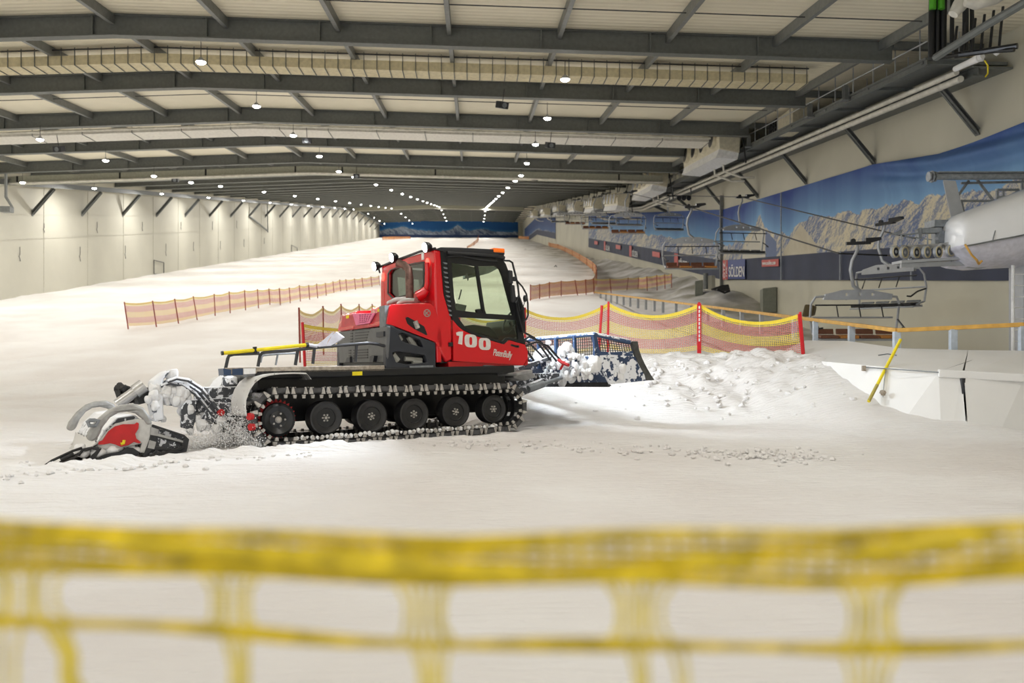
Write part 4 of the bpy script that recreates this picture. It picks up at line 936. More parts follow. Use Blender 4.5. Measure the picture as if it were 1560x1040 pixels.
# orange fences up the slope
fence('netting_fence', 'orange netting fence running across the slope to the old snow bank', posts_px([(905, 447, 904, 424), (931, 445, 929, 424.5), (955, 443, 957, 423), (972, 442, 973, 422.5), (986, 441.5, 985.5, 421), (1001, 438, 1000.5, 419), (1013, 435, 1012.5, 418), (1023, 433, 1023, 417)]), M['netf'], M['pole_dull'], pr=.03, sag=.05)
fence('netting_fence', 'orange netting fence between the cab and the corner of the piste', posts_px([(808, 460, 808, 434), (822, 456, 822, 433), (837, 453.5, 837, 430), (855, 452, 855, 428), (880, 450, 876, 427), (893, 449, 892, 426), (905, 447, 904, 424)]), M['neto'], M['pole_dull'], pr=.035, sag=.04)
fence('netting_fence', 'curving orange fence climbing the piste from the corner to the top', posts_px([(905, 447, 904, 424), (909, 434, 909, 411), (908, 424, 908, 404), (903, 413, 903, 399), (894, 405, 894, 393), (883, 397, 883, 387), (872, 390, 872, 381), (861, 384, 861, 376.5), (850, 379, 850, 372), (838, 376.5, 838, 370), (831, 370.5, 831, 365), (822, 367, 822, 361.5), (808, 365, 808, 360), (790, 364, 790, 359.5)]), M['neto'], M['pole_dull'], pr=.04, sag=.02)
fence('netting_fence', 'short orange fence curling up to a point in the middle of the upper piste', posts_px([(712, 378, 712, 375), (722, 374, 722, 368), (728, 369, 728, 362), (729, 366, 729, 358)]), M['neto'], M['pole_dull'], pr=.06, sag=.02)
fence('netting_fence', 'thin orange fence at the foot of the end wall mural beside the plain wall', posts_px([(583, 366, 583, 360.5), (600, 365, 600, 360), (625, 364, 625, 360)]), M['neto'], M['pole_dull'], pr=.06, sag=.02)
# dark specks of debris on the piste
for (px, py, l) in ((845, 407, .9), (800, 380, .5), (848, 380, .5)):
    d = ray_ground(px, py); c = P(px, py, d); m_ = MB(); m_.tube([c + Vector((-.1, 0, .0)), c + Vector((.15 * l, 0, .25 * l)), c + Vector((.3 * l, .2, .02))], .05 * l, 6)
    tag(m_.build('snow_stake', M['dark'], origin=c), 'small dark stake on the upper piste' + {845: ', beside the curve of the orange fence', 800: ' straight above the cab roof beacon', 848: ', the higher one near the fence'}[px], 'stake')
# clods
m_ = MB()
for k in range(300):
    px = random.uniform(560, 1260) if k % 3 else random.gauss(1150, 70); d = random.gauss(12.6 - (px - 560) / 700 * 1.9, .35); X = (px - 780) / F * d; c = cw(X, d, 0); c.z = gz(c.x, c.y) + .01
    m_.lump(c, random.uniform(.012, .04), sq=.7)
for k in range(160):
    X, d = random.gauss(4.7, 1.4), random.gauss(17.6, 1.0); c = cw(X, d, 0); c.z = gz(c.x, c.y) + .02; m_.lump(c, random.uniform(.02, .07), sq=.8)
for k in range(160):
    px = random.uniform(0, 480); d = random.gauss(9.6 + px / 480 * 1.6, .35); c = cw((px - 780) / F * d, d, 0); c.z = gz(c.x, c.y) + .01; m_.lump(c, random.uniform(.012, .045), sq=.7)
o = m_.build('snow_clods', M['snow']); tag(o, 'loose clods of snow scattered beside the ruts and the mound', 'snow', kind='stuff')
# ------------------------------------------------------------------ blurred yellow net in front of the lens
DN = .92
r_ = empty('netting_fence', P(780, 1040, DN), 'close yellow net stretched right across the front, out of focus', 'netting fence', 'netting fences')
def npt(px, py, dz=0): return P(px, py, DN + dz)
TB = [(-400, 780), (-200, 790), (0, 796), (120, 800), (250, 808), (480, 816), (700, 818), (1000, 812), (1250, 808), (1400, 803), (1560, 800), (1800, 795), (2000, 790)]
BB = [(-400, 850), (-200, 858), (0, 864), (120, 866), (250, 872), (480, 880), (700, 886), (1000, 886), (1250, 890), (1400, 888), (1560, 878), (1800, 870), (2000, 868)]
S2 = [(-400, 935), (-200, 940), (0, 944), (200, 952), (350, 962), (550, 976), (720, 984), (1000, 980), (1250, 990), (1400, 987), (1560, 981), (1800, 975), (2000, 970)]
S3 = [(-400, 1070), (0, 1080), (500, 1100), (1000, 1110), (1560, 1105), (2000, 1100)]
def ip(L_, x): return float(np.interp(x, [a for a, _ in L_], [b_ for _, b_ in L_]))
m_ = MB()   # top band: close vertical ribs tied by several cords
x = -380
while x < 1980:
    t_, b_ = ip(TB, x), ip(BB, x); m_.tube([npt(x, t_, .002 * math.sin(x)), npt(x + 3, (t_ + b_) / 2), npt(x, b_)], .0030, 5); x += random.choice((24, 28, 31))
for fr in (0, .14, .3, .45, .6, .75, .88, 1):
    pts = [npt(x, ip(TB, x) * (1 - fr) + ip(BB, x) * fr + 3 * math.sin(x * .011 + fr * 7), .003 * math.sin(fr * 9 + x * .01)) for x in range(-380, 1990, 40)]; m_.tube(pts, .0033 if 0 < fr < 1 else .004, 6)
def twist(x0, x1, f0, f1, r0):
    pts = [npt(x, ip(TB, x) * (1 - f) + ip(BB, x) * f, -.004) for x, f in ((x0 + (x1 - x0) * k / 12, f0 + (f1 - f0) * k / 12) for k in range(13))]; m_.tube(pts, [r0 * math.sin(math.pi * (k + .6) / 13.2) + .002 for k in range(13)], 8)
twist(60, 560, .25, .6, .008); twist(400, 700, .45, .75, .014); twist(640, 850, .7, .85, .008); twist(900, 1040, .9, .85, .006); twist(990, 1170, .55, .55, .006); twist(1280, 1520, .5, .12, .010)
m_.build('top_band', M['netnear'], r_)
m_ = MB()
for k, (dy, rr_) in enumerate(((-5, .0032), (0, .0045), (5, .0032))): m_.tube([npt(x, ip(S2, x) + dy + 3 * math.sin(x * .013 + k)) for x in range(-380, 1990, 40)], rr_, 6)
m_.tube([npt(x, ip(S3, x)) for x in range(-380, 1990, 60)], .006, 6); m_.build('cross_cord', M['netnear'], r_)
def web(xa, xb, xc, ya, yb, wdt, n):  # bundle of thin strands between two cords
    m_ = MB()
    for k in range(n):
        q = (k / (n - 1) - .5) + random.uniform(-.06, .06); m_.tube([npt(xa + q * wdt * 1.6, ya), npt(xc + q * wdt, (ya + yb) / 2 - 18), npt(xc + q * wdt, (ya + yb) / 2 + 18), npt(xb + q * wdt * 1.5, yb)], .0026, 5)
    m_.build('strand', M['netpale'], r_)
for x, xb, wd_, n in ((-260, -260, 70, 5), (40, 40, 80, 7), (350, 350, 55, 6), (650, 655, 55, 6), (975, 975, 62, 7), (1330, 1330, 62, 7), (1640, 1640, 60, 6)): web(x, xb, x, ip(BB, x), ip(S2, x), wd_, n)
for x, xb, wd_, n in ((80, 130, 22, 4), (20, 10, 20, 2), (360, 372, 24, 4), (655, 662, 34, 5), (970, 985, 16, 3), (1030, 1050, 14, 2), (1325, 1320, 60, 5), (1640, 1640, 40, 4)): web(x, xb, (x + xb) / 2, ip(S2, x), ip(S3, x), wd_, n)
m_ = MB()
for x in (-330, 1930): m_.tube([npt(x, 760), npt(x, 2600)], .012, 8)
m_.build('pole', M['pole_red'], r_)
# ------------------------------------------------------------------ snow groomer, built in its own frame: x forward, y across (0 = outer face of the track we see), z up
e1 = cw(math.cos(ANG), math.sin(ANG), 0); e2_ = cw(-math.sin(ANG), math.cos(ANG), 0); e3_ = Vector((0, 0, 1))
e2 = e2_ * math.cos(ROLL) - e3_ * math.sin(ROLL); e3 = e3_ * math.cos(ROLL) + e2_ * math.sin(ROLL)
GO = cw(*MO)
GM = Matrix(((e1.x, e2.x, e3.x, GO.x), (e1.y, e2.y, e3.y, GO.y), (e1.z, e2.z, e3.z, GO.z), (0, 0, 0, 1)))
GI = GM.inverted(); _co = GI @ Vector((0, 0, CH)); _k3 = GI.to_3x3()
def hit(px, py, ax, val):
    d = _k3 @ (P(px, py, 1) - Vector((0, 0, CH))); return _co + d * ((val - _co[ax]) / d[ax])
def Ht(px, py, t): return hit(px, py, 1, t)
def Hs(px, py, s): return hit(px, py, 0, s)
def Hz(px, py, z): return hit(px, py, 2, z)
def pt(l, t): return [Ht(a, b_, t) for a, b_ in l]
def ps(l, s): return [Hs(a, b_, s) for a, b_ in l]
G = empty('snow_groomer', GO, 'red tracked snow groomer with a number 100 on its cab, working on the piste', 'snow groomer', mat=GM)
TW = 2.84                      # over the tracks
def part(m_, name, mt, par=None, **k): return m_.build(name, mt, par or G, **k)
# --- tracks
SZ, FZ = (.27, .40, .335), (3.98, .40, .30)    # s, z, radius of the belt line round the ends
def track_path(n=400):
    pts = []
    (s0, z0, r0), (s1, z1, r1) = SZ, FZ
    for k in range(25): a = R(90 + 180 * k / 24); pts.append((s0 + r0 * math.cos(a), z0 + r0 * math.sin(a)))
    for k in range(1, 12): t = k / 12; pts.append((s0 + (s1 - s0) * t, (z0 - r0) * (1 - t) + (z1 - r1) * t - .035 * math.sin(math.pi * t)))
    for k in range(25): a = R(-90 + 180 * k / 24); pts.append((s1 + r1 * math.cos(a), z1 + r1 * math.sin(a)))
    for k in range(1, 12): t = k / 12; pts.append((s1 + (s0 - s1) * t, (z1 + r1) * (1 - t) + (z0 + r0) * t - .012 * math.sin(3 * math.pi * t) ** 2))
    pts = np.array(pts); seg = np.linalg.norm(np.roll(pts, -1, 0) - pts, axis=1); cum = np.concatenate([[0], np.cumsum(seg)]); q = np.vstack([pts, pts[:1]])
    def at(l): l = l % cum[-1]; return np.array([np.interp(l, cum, q[:, 0]), np.interp(l, cum, q[:, 1])])
    return at, cum[-1]
TP, TL = track_path()
NG = 36
def grouser_at(l):
    p = TP(l); q = TP(l + .01) - TP(l - .01); q = q / np.linalg.norm(q); return p, q, np.array([q[1], -q[0]])
for side in (0, 1):
    t0 = 0.0 if side == 0 else TW - .78; t1 = t0 + .78
    m_ = MB(); th = .02
    for ba, bb in ((.0, .13), (.24, .34), (.46, .56), (.66, .75)):
        ri = []
        for k in range(150):
            p, q, n = grouser_at(TL * k / 150); ri.append([Vector((p[0] + n[0] * h, t0 + y, p[1] + n[1] * h)) for h, y in ((0, ba), (0, bb), (th, bb), (th, ba))])
        o = len(m_.v); m_.v += [v for g in ri for v in g]
        for k in range(150):
            j = (k + 1) % 150
            for c in range(4): m_.f.append([o + k * 4 + c, o + k * 4 + (c + 1) % 4, o + j * 4 + (c + 1) % 4, o + j * 4 + c]); m_.m.append(0)
    tr = part(m_, 'track', M['rubber'])
    if side == 0: tr['label'] = 'black rubber track on the side facing the camera'
    g0 = None
    for k in range(NG):
        l = TL * k / NG; m_ = MB()
        p, q, n = grouser_at(l)
        out = -n if (p[0] + n[0] * .1 - 2.1) ** 2 + (p[1] + n[1] * .1 - .4) ** 2 < (p[0] - 2.1) ** 2 + (p[1] - .4) ** 2 else n
        def gp(a, h, y): return Vector((p[0] + q[0] * a + out[0] * h, t0 + y, p[1] + q[1] * a + out[1] * h))
        def hat(y0_, y1_, w0, w1, h, mi):
            vs = []
            for y in (y0_, y1_): vs += [gp(-w0, .0, y), gp(w0, .0, y), gp(w1, h, y), gp(-w1, h, y)]
            m_.add(vs, [(0, 1, 2, 3), (7, 6, 5, 4), (0, 4, 5, 1), (1, 5, 6, 2), (2, 6, 7, 3), (3, 7, 4, 0)], mi)
        hat(.0, .78, .10, .085, .085, 0)
        for a in (-.09, .09):       # pale worn ends and the drive lugs
            vs = [gp(a - .03, .0, -.014), gp(a + .03, .0, -.014), gp(a + .01, .098, .0), gp(a - .01, .098, .0), gp(a - .03, .0, .05), gp(a + .03, .0, .05), gp(a + .01, .098, .04), gp(a - .01, .098, .04)]
            m_.add(vs, [(3, 2, 1, 0), (4, 5, 6, 7), (0, 1, 5, 4), (1, 2, 6, 5), (2, 3, 7, 6), (3, 0, 4, 7)], 1)
            a *= .72; vs = [gp(a - .027, -.012, -.004), gp(a + .027, -.012, -.004), gp(a + .018, -.062, -.004), gp(a - .018, -.062, -.004), gp(a - .027, -.012, .03), gp(a + .027, -.012, .03), gp(a + .018, -.062, .02), gp(a - .018, -.062, .02)]
            m_.add(vs, [(0, 1, 2, 3), (7, 6, 5, 4), (5, 1, 0, 4), (6, 2, 1, 5), (7, 3, 2, 6), (4, 0, 3, 7)], 1)
        for y in (.18, .40, .61): vs = [gp(-.02, .05, y), gp(.02, .05, y), gp(.006, .10, y), gp(-.006, .10, y), gp(-.02, .05, y + .03), gp(.02, .05, y + .03), gp(.006, .10, y + .03), gp(-.006, .10, y + .03)]; m_.add(vs, [(3, 2, 1, 0), (4, 5, 6, 7), (0, 1, 5, 4), (1, 2, 6, 5), (2, 3, 7, 6), (3, 0, 4, 7)], 1)
        part(m_, 'grouser', [M['grouser'], M['cleat']], tr)
    # wheels
    WC = [(.96, .365), (1.67, .355), (2.37, .355), (3.10, .36), (3.80, .375)]
    for wi, (s, z) in enumerate(WC):
        rr = .25 if wi < 4 else .235; ty = t0 + (.12 if side == 0 else .30)
        m_ = MB(); m_.lathe((s, ty, z), (0, 1, 0), [(.05, .13), (.0, .145), (.0, rr - .05), (-.015, rr - .03), (-.01, rr - .008), (.02, rr), (.2, rr), (.23, rr - .01), (.235, .1)], 32)
        wh = part(m_, 'wheel', M['wheelrub'], smooth=True)
        m_ = MB(); m_.lathe((s, ty + .04, z), (0, 1, 0), [(-.035, .03), (-.03, .035), (-.005, .045), (.0, .06), (.005, .1), (-.02, .14), (-.015, .15)], 24); part(m_, 'rim', M['black'], wh, smooth=True)
        m_ = MB()
        for k in range(6): a = R(60 * k + 15 * wi); m_.lathe((s + .045 * math.cos(a), ty + .0, z + .045 * math.sin(a)), (0, 1, 0), [(0, .014), (.03, .016)], 6)
        m_.lathe((s, ty - .01, z), (0, 1, 0), [(0, .02), (.03, .028)], 10); part(m_, 'hub', M['cleat'], wh)
    s, z = SZ[:2]; ty = t0 + (.14 if side == 0 else .3)
    m_ = MB(); m_.lathe((s, ty, z - .03), (0, 1, 0), [(.0, .06), (.02, .12), (-.02, .2), (.0, .24), (.04, .245), (.06, .22)], 28); sp_ = part(m_, 'drive_wheel', M['black'], smooth=True)
    m_ = MB(); n = 26; prof = []
    for k in range(n * 2): a = math.pi * k / n; rr = .285 if k % 2 else .235; prof.append(Vector((s + rr * math.cos(a), ty + .1, z - .02 + rr * math.sin(a))))
    m_.prism(prof, (0, .05, 0)); part(m_, 'red_sprocket', M['redm'], sp_)
    m_ = MB(); m_.lathe((s, ty - .02, z - .03), (0, 1, 0), [(0, .03), (.03, .06)], 10)
    for k in range(5): a = R(72 * k); m_.lathe((s + .09 * math.cos(a), ty - .02, z - .03 + .09 * math.sin(a)), (0, 1, 0), [(0, .015), (.03, .015)], 6)
    part(m_, 'hub', M['cleat'], sp_)
# snow packed on the lower run
m_ = MB()
for k in range(46): p, q, n = grouser_at(TL * .29 + k * .079); m_.lump((.5 + k * .073, .03, .1 + .01 * math.sin(k)), random.uniform(.022, .04))
part(m_, 'packed_snow', M['snowlump'])
# --- chassis
m_ = MB(); m_.box((.15, .8, .3), (4.0, TW - .8, .78)); m_.box((.1, .55, .78), (4.3, TW - .55, 1.02)); m_.box((.0, .32, .95), (4.35, TW - .32, 1.08))
m_.box((4.0, .9, .45), (4.45, TW - .9, .9)); part(m_, 'chassis', M['black'], bevel=.02)
m_ = MB(); m_.prism(pt([(533, 582), (552, 574), (553, 587), (533, 590)], .6), (0, .04, 0)); m_.prism(pt([(738, 556), (775, 558), (790, 562), (760, 567), (735, 560)], .36), (0, .3, 0)); m_.prism(pt([(624, 557), (660, 556), (660, 562), (625, 562)], .33), (0, .02, 0)); part(m_, 'grey_bracket', M['galv_d'])
m_ = MB(); m_.prism(pt([(537, 566), (552, 565.5), (552, 571.5), (537, 572)], .31), (0, .01, 0)); part(m_, 'warning_sticker', M['yellow'])
# --- load deck
zd = Ht(345, 560, .32).z; s0_ = Ht(341.5, 562, .32).x; s1_ = Ht(586, 555, .32).x
m_ = MB(); m_.prism([(s0_, .32, zd - .09), (s1_, .32, zd - .09), (s1_, TW - .32, zd - .09), (s0_ + 1.3, TW - .32, zd - .09), (s0_ + .5, 1.0, zd - .09)], (0, 0, .09)); dk = part(m_, 'load_deck', M['deck'], bevel=.008); dk['label'] = 'tan-grey flat deck behind the engine'
m_ = MB(); m_.prism(pt([(340, 561), (352, 563), (352, 572), (341, 571)], .31), (0, .3, 0)); m_.prism(pt([(354, 562), (370, 561), (370, 571), (354, 571)], .305), (0, .02, 0)); part(m_, 'corner_bracket', M['navyp'])
m_ = MB(); m_.prism(pt([(371, 561), (389.5, 560.5), (389.5, 569), (371, 570)], .30), (0, .02, 0)); part(m_, 'snow_patch', M['snowlump'])
def rail_(t, segs, r=.024, mt='dark'):
    m_ = MB()
    for l in segs: m_.tube(pt(l, t), r, 8)
    return part(m_, 'deck_rail', M[mt], smooth=True)
rail_(.36, [[(343.5, 562), (347, 546), (349, 541.5), (356, 539.5), (395, 538)], [(393, 558), (396, 542), (399, 538), (404, 536.5), (440, 534), (480, 529.5), (530, 525), (563, 522.5), (575, 524), (586, 527)], [(450, 556), (453.5, 534)], [(476.5, 554), (479, 531)], [(541.5, 551), (543, 525)]])
rail_(1.5, [[(397, 552), (399, 543), (402, 541), (425, 539), (450, 538), (451, 542), (449, 555)], [(420, 556), (423, 540)]], .016, 'galv_d')
# --- fenders
for side in (0, 1):
    prof = pt([(374, 632), (372.5, 618), (373, 607), (378, 593), (386, 581), (397, 573), (410, 569.5), (425, 567.8), (445, 567), (466, 567.5), (473, 576)], 0)
    y0_ = 0 if side == 0 else TW - .74; rows = [[Vector((p.x, y0_ + yy, p.z)) for p in prof] for yy in (0, .74)]
    m_ = MB(); m_.sheet(rows); m_.sheet([[p + Vector((.02, 0, -.02)) for p in r] for r in rows]); m_.sheet([rows[0], [p + Vector((.02, 0, -.02)) for p in rows[0]]]); m_.sheet([rows[1], [p + Vector((.02, 0, -.02)) for p in rows[1]]])
    f_ = part(m_, 'fender', M['fsnow'], smooth=True); f_['label'] = 'curved grey mudguard crusted with snow'
m_ = MB(); a = Ht(332, 600, 2.2)
m_.lump(Ht(338, 590, 1.9), .17, amp=.3); m_.lump(Ht(350, 584, 1.2), .15, amp=.3); m_.lump(Ht(336, 606, 1.9), .1); part(m_, 'snow_crust', M['tsnow'])
# --- engine box and cap
def yext(m_, poly, depth, mt, name, par=None, **k): pass
SE = Ht(588, 552, .36).x
nb, nt_ = Hs(588, 552, SE), Hs(591, 497, SE); fb, ft_ = Hs(513, 553, SE), Hs(516.5, 505.5, SE)
m_ = MB(); m_.prism([nb, nt_, ft_, fb], (.05, 0, 0)); m_.box((SE + .05, .55, zd), (SE + .95, TW - .5, 1.68)); eb = part(m_, 'engine_cover', M['grey'], bevel=.02); eb['label'] = 'dark grey engine cover with louvred rear face'
m_ = MB()
for k in range(6):    # louvre slots
    y = 500.5 + 4.3 * k; m_.prism(ps([(541, y + 1.5), (563 - 1.3 * k, y - .3), (563 - 1.3 * k, y + 1.5), (541, y + 3.3)], SE - .006), (.01, 0, 0))
    m_.prism(ps([(533.5, y + 2), (537, y + 1.7), (537, y + 4), (533.5, y + 4.3)], SE - .006), (.01, 0, 0))
for k in range(4): y = 532 + 4 * k; m_.prism(ps([(538, y + .6), (560, y - .6), (560, y + 1.6), (538, y + 2.8)], SE - .006), (.01, 0, 0)); m_.prism(ps([(531, y + .8), (534.5, y + .6), (534.5, y + 2.8), (531, y + 3)], SE - .006), (.01, 0, 0))
part(m_, 'louvre', M['black'], eb)
m_ = MB(); m_.prism(ps([(573, 506), (584, 504.5), (584, 512), (573, 513.5)], SE - .03), (.03, 0, 0)); m_.prism(ps([(563, 551), (563, 543), (567, 541), (570, 542), (568, 551)], SE - .06), (.06, 0, 0)); m_.prism(ps([(526, 552), (528, 545), (533, 543), (533, 552)], SE - .04), (.04, 0, 0)); part(m_, 'latch', M['cowl'], eb)
cap_s = SE + .03
poly = ps([(517.5, 505), (520.8, 480), (538, 476.8), (571, 476.5), (579, 470), (580.5, 496.5)], cap_s)
m_ = MB(); m_.prism(poly, (.75, 0, 0)); cp = part(m_, 'rear_hood', mat('softer_red', (.55, .045, .06), .35), bevel=.025)  # hood red is less saturated than the glossy cab paint
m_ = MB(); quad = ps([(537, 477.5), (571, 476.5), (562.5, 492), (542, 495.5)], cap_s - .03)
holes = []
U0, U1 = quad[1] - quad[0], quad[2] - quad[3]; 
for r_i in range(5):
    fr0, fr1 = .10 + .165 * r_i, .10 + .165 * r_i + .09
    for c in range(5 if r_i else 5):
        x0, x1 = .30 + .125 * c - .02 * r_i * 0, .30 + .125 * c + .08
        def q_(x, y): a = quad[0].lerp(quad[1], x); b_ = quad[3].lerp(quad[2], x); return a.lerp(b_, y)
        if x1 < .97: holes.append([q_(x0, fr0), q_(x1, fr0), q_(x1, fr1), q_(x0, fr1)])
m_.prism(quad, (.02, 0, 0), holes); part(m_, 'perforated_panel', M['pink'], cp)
m_ = MB(); m_.prism([q + Vector((.022, 0, 0)) for q in quad], (.004, 0, 0)); part(m_, 'radiator', mat('dark_blue_radiator', (.01, .012, .05), .5), cp)
m_ = MB(); m_.prism(ps([(527, 480.5), (531, 480), (531, 484.5), (527, 485)], cap_s - .01), (.01, 0, 0)); m_.prism(ps([(575, 471), (578.6, 469.5), (578.6, 474), (575, 475)], cap_s - .01), (.01, 0, 0)); part(m_, 'warning_sticker', M['yellow'], cp)
# --- cowl and hood on the camera side (and mirrored on the far side)
TC = .35
def both(fn):
    fn(lambda l, off=0, t=TC: [Vector((p.x, p.y + off, p.z)) for p in pt(l, t)], 1)
    fn(lambda l, off=0, t=TC: [Vector((p.x, TW - (p.y + off), p.z)) for p in pt(l, t)], -1)
def mk_cowl(W_, sg):
    m_ = MB(); m_.prism(W_([(588, 495.5), (596, 496), (663.7, 522), (664, 564), (588, 564)]), (0, sg * .12, 0), holes=[W_([(607, 508), (615, 507), (640, 518), (645, 529), (630, 525), (612, 519)]), W_([(598, 537), (606, 535), (648, 541), (651, 552), (620, 555), (604, 552)])])
    c = part(m_, 'side_cowl', M['cowl'], bevel=.015); c['label'] = 'charcoal plastic cowl with two openings'
    m_ = MB(); m_.prism(W_([(598, 500), (660, 525), (660, 560), (592, 560)], .2), (0, sg * .05, 0)); part(m_, 'engine_block', M['dark'], c)
    m_ = MB()
    for (a_, b3, r_) in (((611, 510), (616, 518), .05), ((628, 512), (638, 528), .05), ((602, 540), (610, 550), .07), ((622, 546), (648, 548), .04), ((634, 551), (648, 552), .04)):
        q = W_([a_, b3], .14); m_.tube(q, r_, 8)
    part(m_, 'engine_pipe', mat('pale_engine_part', (.42, .42, .38), .6), c, smooth=True)
    m_ = MB(); m_.prism(W_([(643, 558.5), (657, 557.5), (657, 560.5), (643, 561)], -.006), (0, sg * .01, 0)); part(m_, 'blue_sticker', mat('pale_blue_sticker', (.25, .5, .65), .5), c)
    m_ = MB(); m_.prism(W_([(589, 493), (593.5, 467), (597, 463.5), (640, 461.5), (655, 462), (661, 466), (667, 480), (672, 500), (674, 530), (667, 529), (663.7, 521), (597, 495)]), (0, sg * .75, 0))
    h = part(m_, 'engine_hood', M['red'], bevel=.045, smooth=True)
    m_ = MB(); m_.prism(W_([(617.5, 484), (621, 482.5), (632, 488.5), (646, 497), (651, 509.5), (649.5, 510.5), (631, 501), (620.5, 493)], -.004), (0, sg * .02, 0)); op = part(m_, 'air_opening', M['black'], h)
    m_ = MB(); q = W_([(632, 489), (636, 500)], -.012); m_.tube(q, .04, 8); part(m_, 'engine_pipe', M['cleat'], op)
    c0 = W_([(650.4, 476.8)], -.006)[0]
    m_ = MB(); m_.tube([c0 + Vector((.055 * math.cos(a), 0, .055 * math.sin(a))) for a in [2 * math.pi * k / 20 for k in range(20)]], .008, 6, closed=True); m_.bar(c0 + Vector((-.025, 0, -.03)), c0 + Vector((-.025, 0, .03)), .004, .014, (1, 0, 0)); m_.bar(c0 + Vector((-.02, 0, 0)), c0 + Vector((.03, 0, .03)), .004, .014, (1, 0, 0)); m_.bar(c0 + Vector((-.02, 0, 0)), c0 + Vector((.03, 0, -.03)), .004, .014, (1, 0, 0)); part(m_, 'emblem', M['alu'], h)
both(mk_cowl)
m_ = MB(); a = Ht(588, 494, TC); m_.box((a.x, .38, a.z - .1), (a.x + .16, .6, a.z + .3)); part(m_, 'white_pillar', M['galv_d'])
m_ = MB(); m_.box((SE + .8, .7, 1.1), (Ht(665, 500, TC).x, TW - .7, 1.95)); part(m_, 'engine_bay', M['black'])
# --- exhaust, air intake
sx_ = 2.72; a = Hs(624, 455, sx_); r6 = .062
m_ = MB(); m_.tube([a + Vector((0, 0, -.25)), Hs(624, 440, sx_), Hs(623.5, 421, sx_)], [.065, .066, .07], 14); m_.tube([Hs(623.5, 432, sx_), Hs(623.4, 418, sx_), Hs(622.5, 410, sx_), Hs(619.5, 404, sx_) + Vector((-.05, 0, 0)), Hs(616, 401, sx_) + Vector((-.12, 0, 0))], [.06, .062, .064, .066, .066], 14, cap=False)
ex = part(m_, 'exhaust_pipe', M['rust'], smooth=True)
m_ = MB(); q0 = Hs(616, 401, sx_) + Vector((-.118, 0, 0)); m_.lathe(q0, (-.9, 0, .25), [(0, .055), (.004, .055)], 14); part(m_, 'outlet', M['black'], ex)
m_ = MB(); b0 = Hs(628, 458, sx_); m_.lathe(b0 + Vector((0, 0, -.12)), (0, 0, 1), [(0, .12), (.1, .13), (.12, .1)], 18); m_.tube([b0 + Vector((-.1, .3, -.03)), b0 + Vector((-.12, 0, 0)), b0 + Vector((-.05, -.25, -.02))], .045, 10); m_.tube([Hs(593, 462, sx_), Hs(604, 457, sx_), Hs(625, 455, sx_)], .05, 10); part(m_, 'heat_shield', M['alu'], ex, smooth=True)
m_ = MB(); sx2 = 2.84; m_.tube([Hs(650.5, 400, sx2), Hs(651, 415, sx2), Hs(650.5, 432, sx2), Hs(648.5, 441, sx2)], .04, 12); m_.tube([Hs(650, 440, sx2), Hs(648, 446, sx2) + Vector((-.03, 0, 0)), Hs(645, 451, sx2) + Vector((-.08, 0, 0))], [.06, .085, .095], 16); ai = part(m_, 'air_intake', M['red'], smooth=True)
m_ = MB(); m_.lathe(Hs(645, 451, sx2) + Vector((-.085, 0, 0)), (1, 0, -.6), [(0, .082), (.01, .082)], 16); part(m_, 'intake_mouth', mat('dark_red', (.12, .01, .012), .5), ai)
# --- cab
SR = Ht(663, 420, TC).x
rear_out = ps([(579.7, 467), (579.7, 430), (582.5, 409), (588, 404.5), (621, 392), (661.5, 380.5), (662, 420), (662.5, 465)], SR); rear_low = [Vector((SR, TC, 1.15)), Vector((SR, TW - TC, 1.15))]
win = ps([(592.5, 417), (596, 411.5), (609, 406), (640, 400), (645.5, 400), (645.5, 433), (640, 443), (600, 454), (592, 446)], SR)
m_ = MB(); m_.prism(rear_out + rear_low, (.09, 0, 0), holes=[win]); rf = part(m_, 'cab_rear_wall', M['red'], bevel=.02); 
m_ = MB(); m_.prism([p + Vector((.03, 0, 0)) for p in win], (.01, 0, 0)); part(m_, 'rear_window', glass('grey_glass', (.45, .5, .5), .5), rf)
m_ = MB(); wc = sum((p for p in win), Vector()) / len(win); m_.prism([wc + (p - wc) * 1.06 for p in win], (-.012, 0, 0), holes=[[wc + (p - wc) * .99 for p in win]]); part(m_, 'window_seal', M['black'], rf)
m_ = MB(); m_.prism(ps([(580, 466), (662, 466), (662, 470), (580, 470)], SR - .02), (.02, 0, 0)); part(m_, 'lower_lip', M['red'], rf, bevel=.01)
m_ = MB(); q = Hs(643.5, 391, SR - .01); m_.box((q.x, q.y - .05, q.z - .05), (q.x + .01, q.y + .04, q.z + .06)); part(m_, 'white_sticker', M['white'], rf)
for px, py in ((650.4, 400), (583, 421.5)):
    m_ = MB(); q = Hs(px, py, SR - .02); vs = [q + Vector((0, .06 * math.cos(a), .075 * math.sin(a))) for a in [2 * math.pi * k / 16 for k in range(16)]]; m_.prism(vs, (.03, 0, 0)); part(m_, 'tail_lamp', M['tail'])
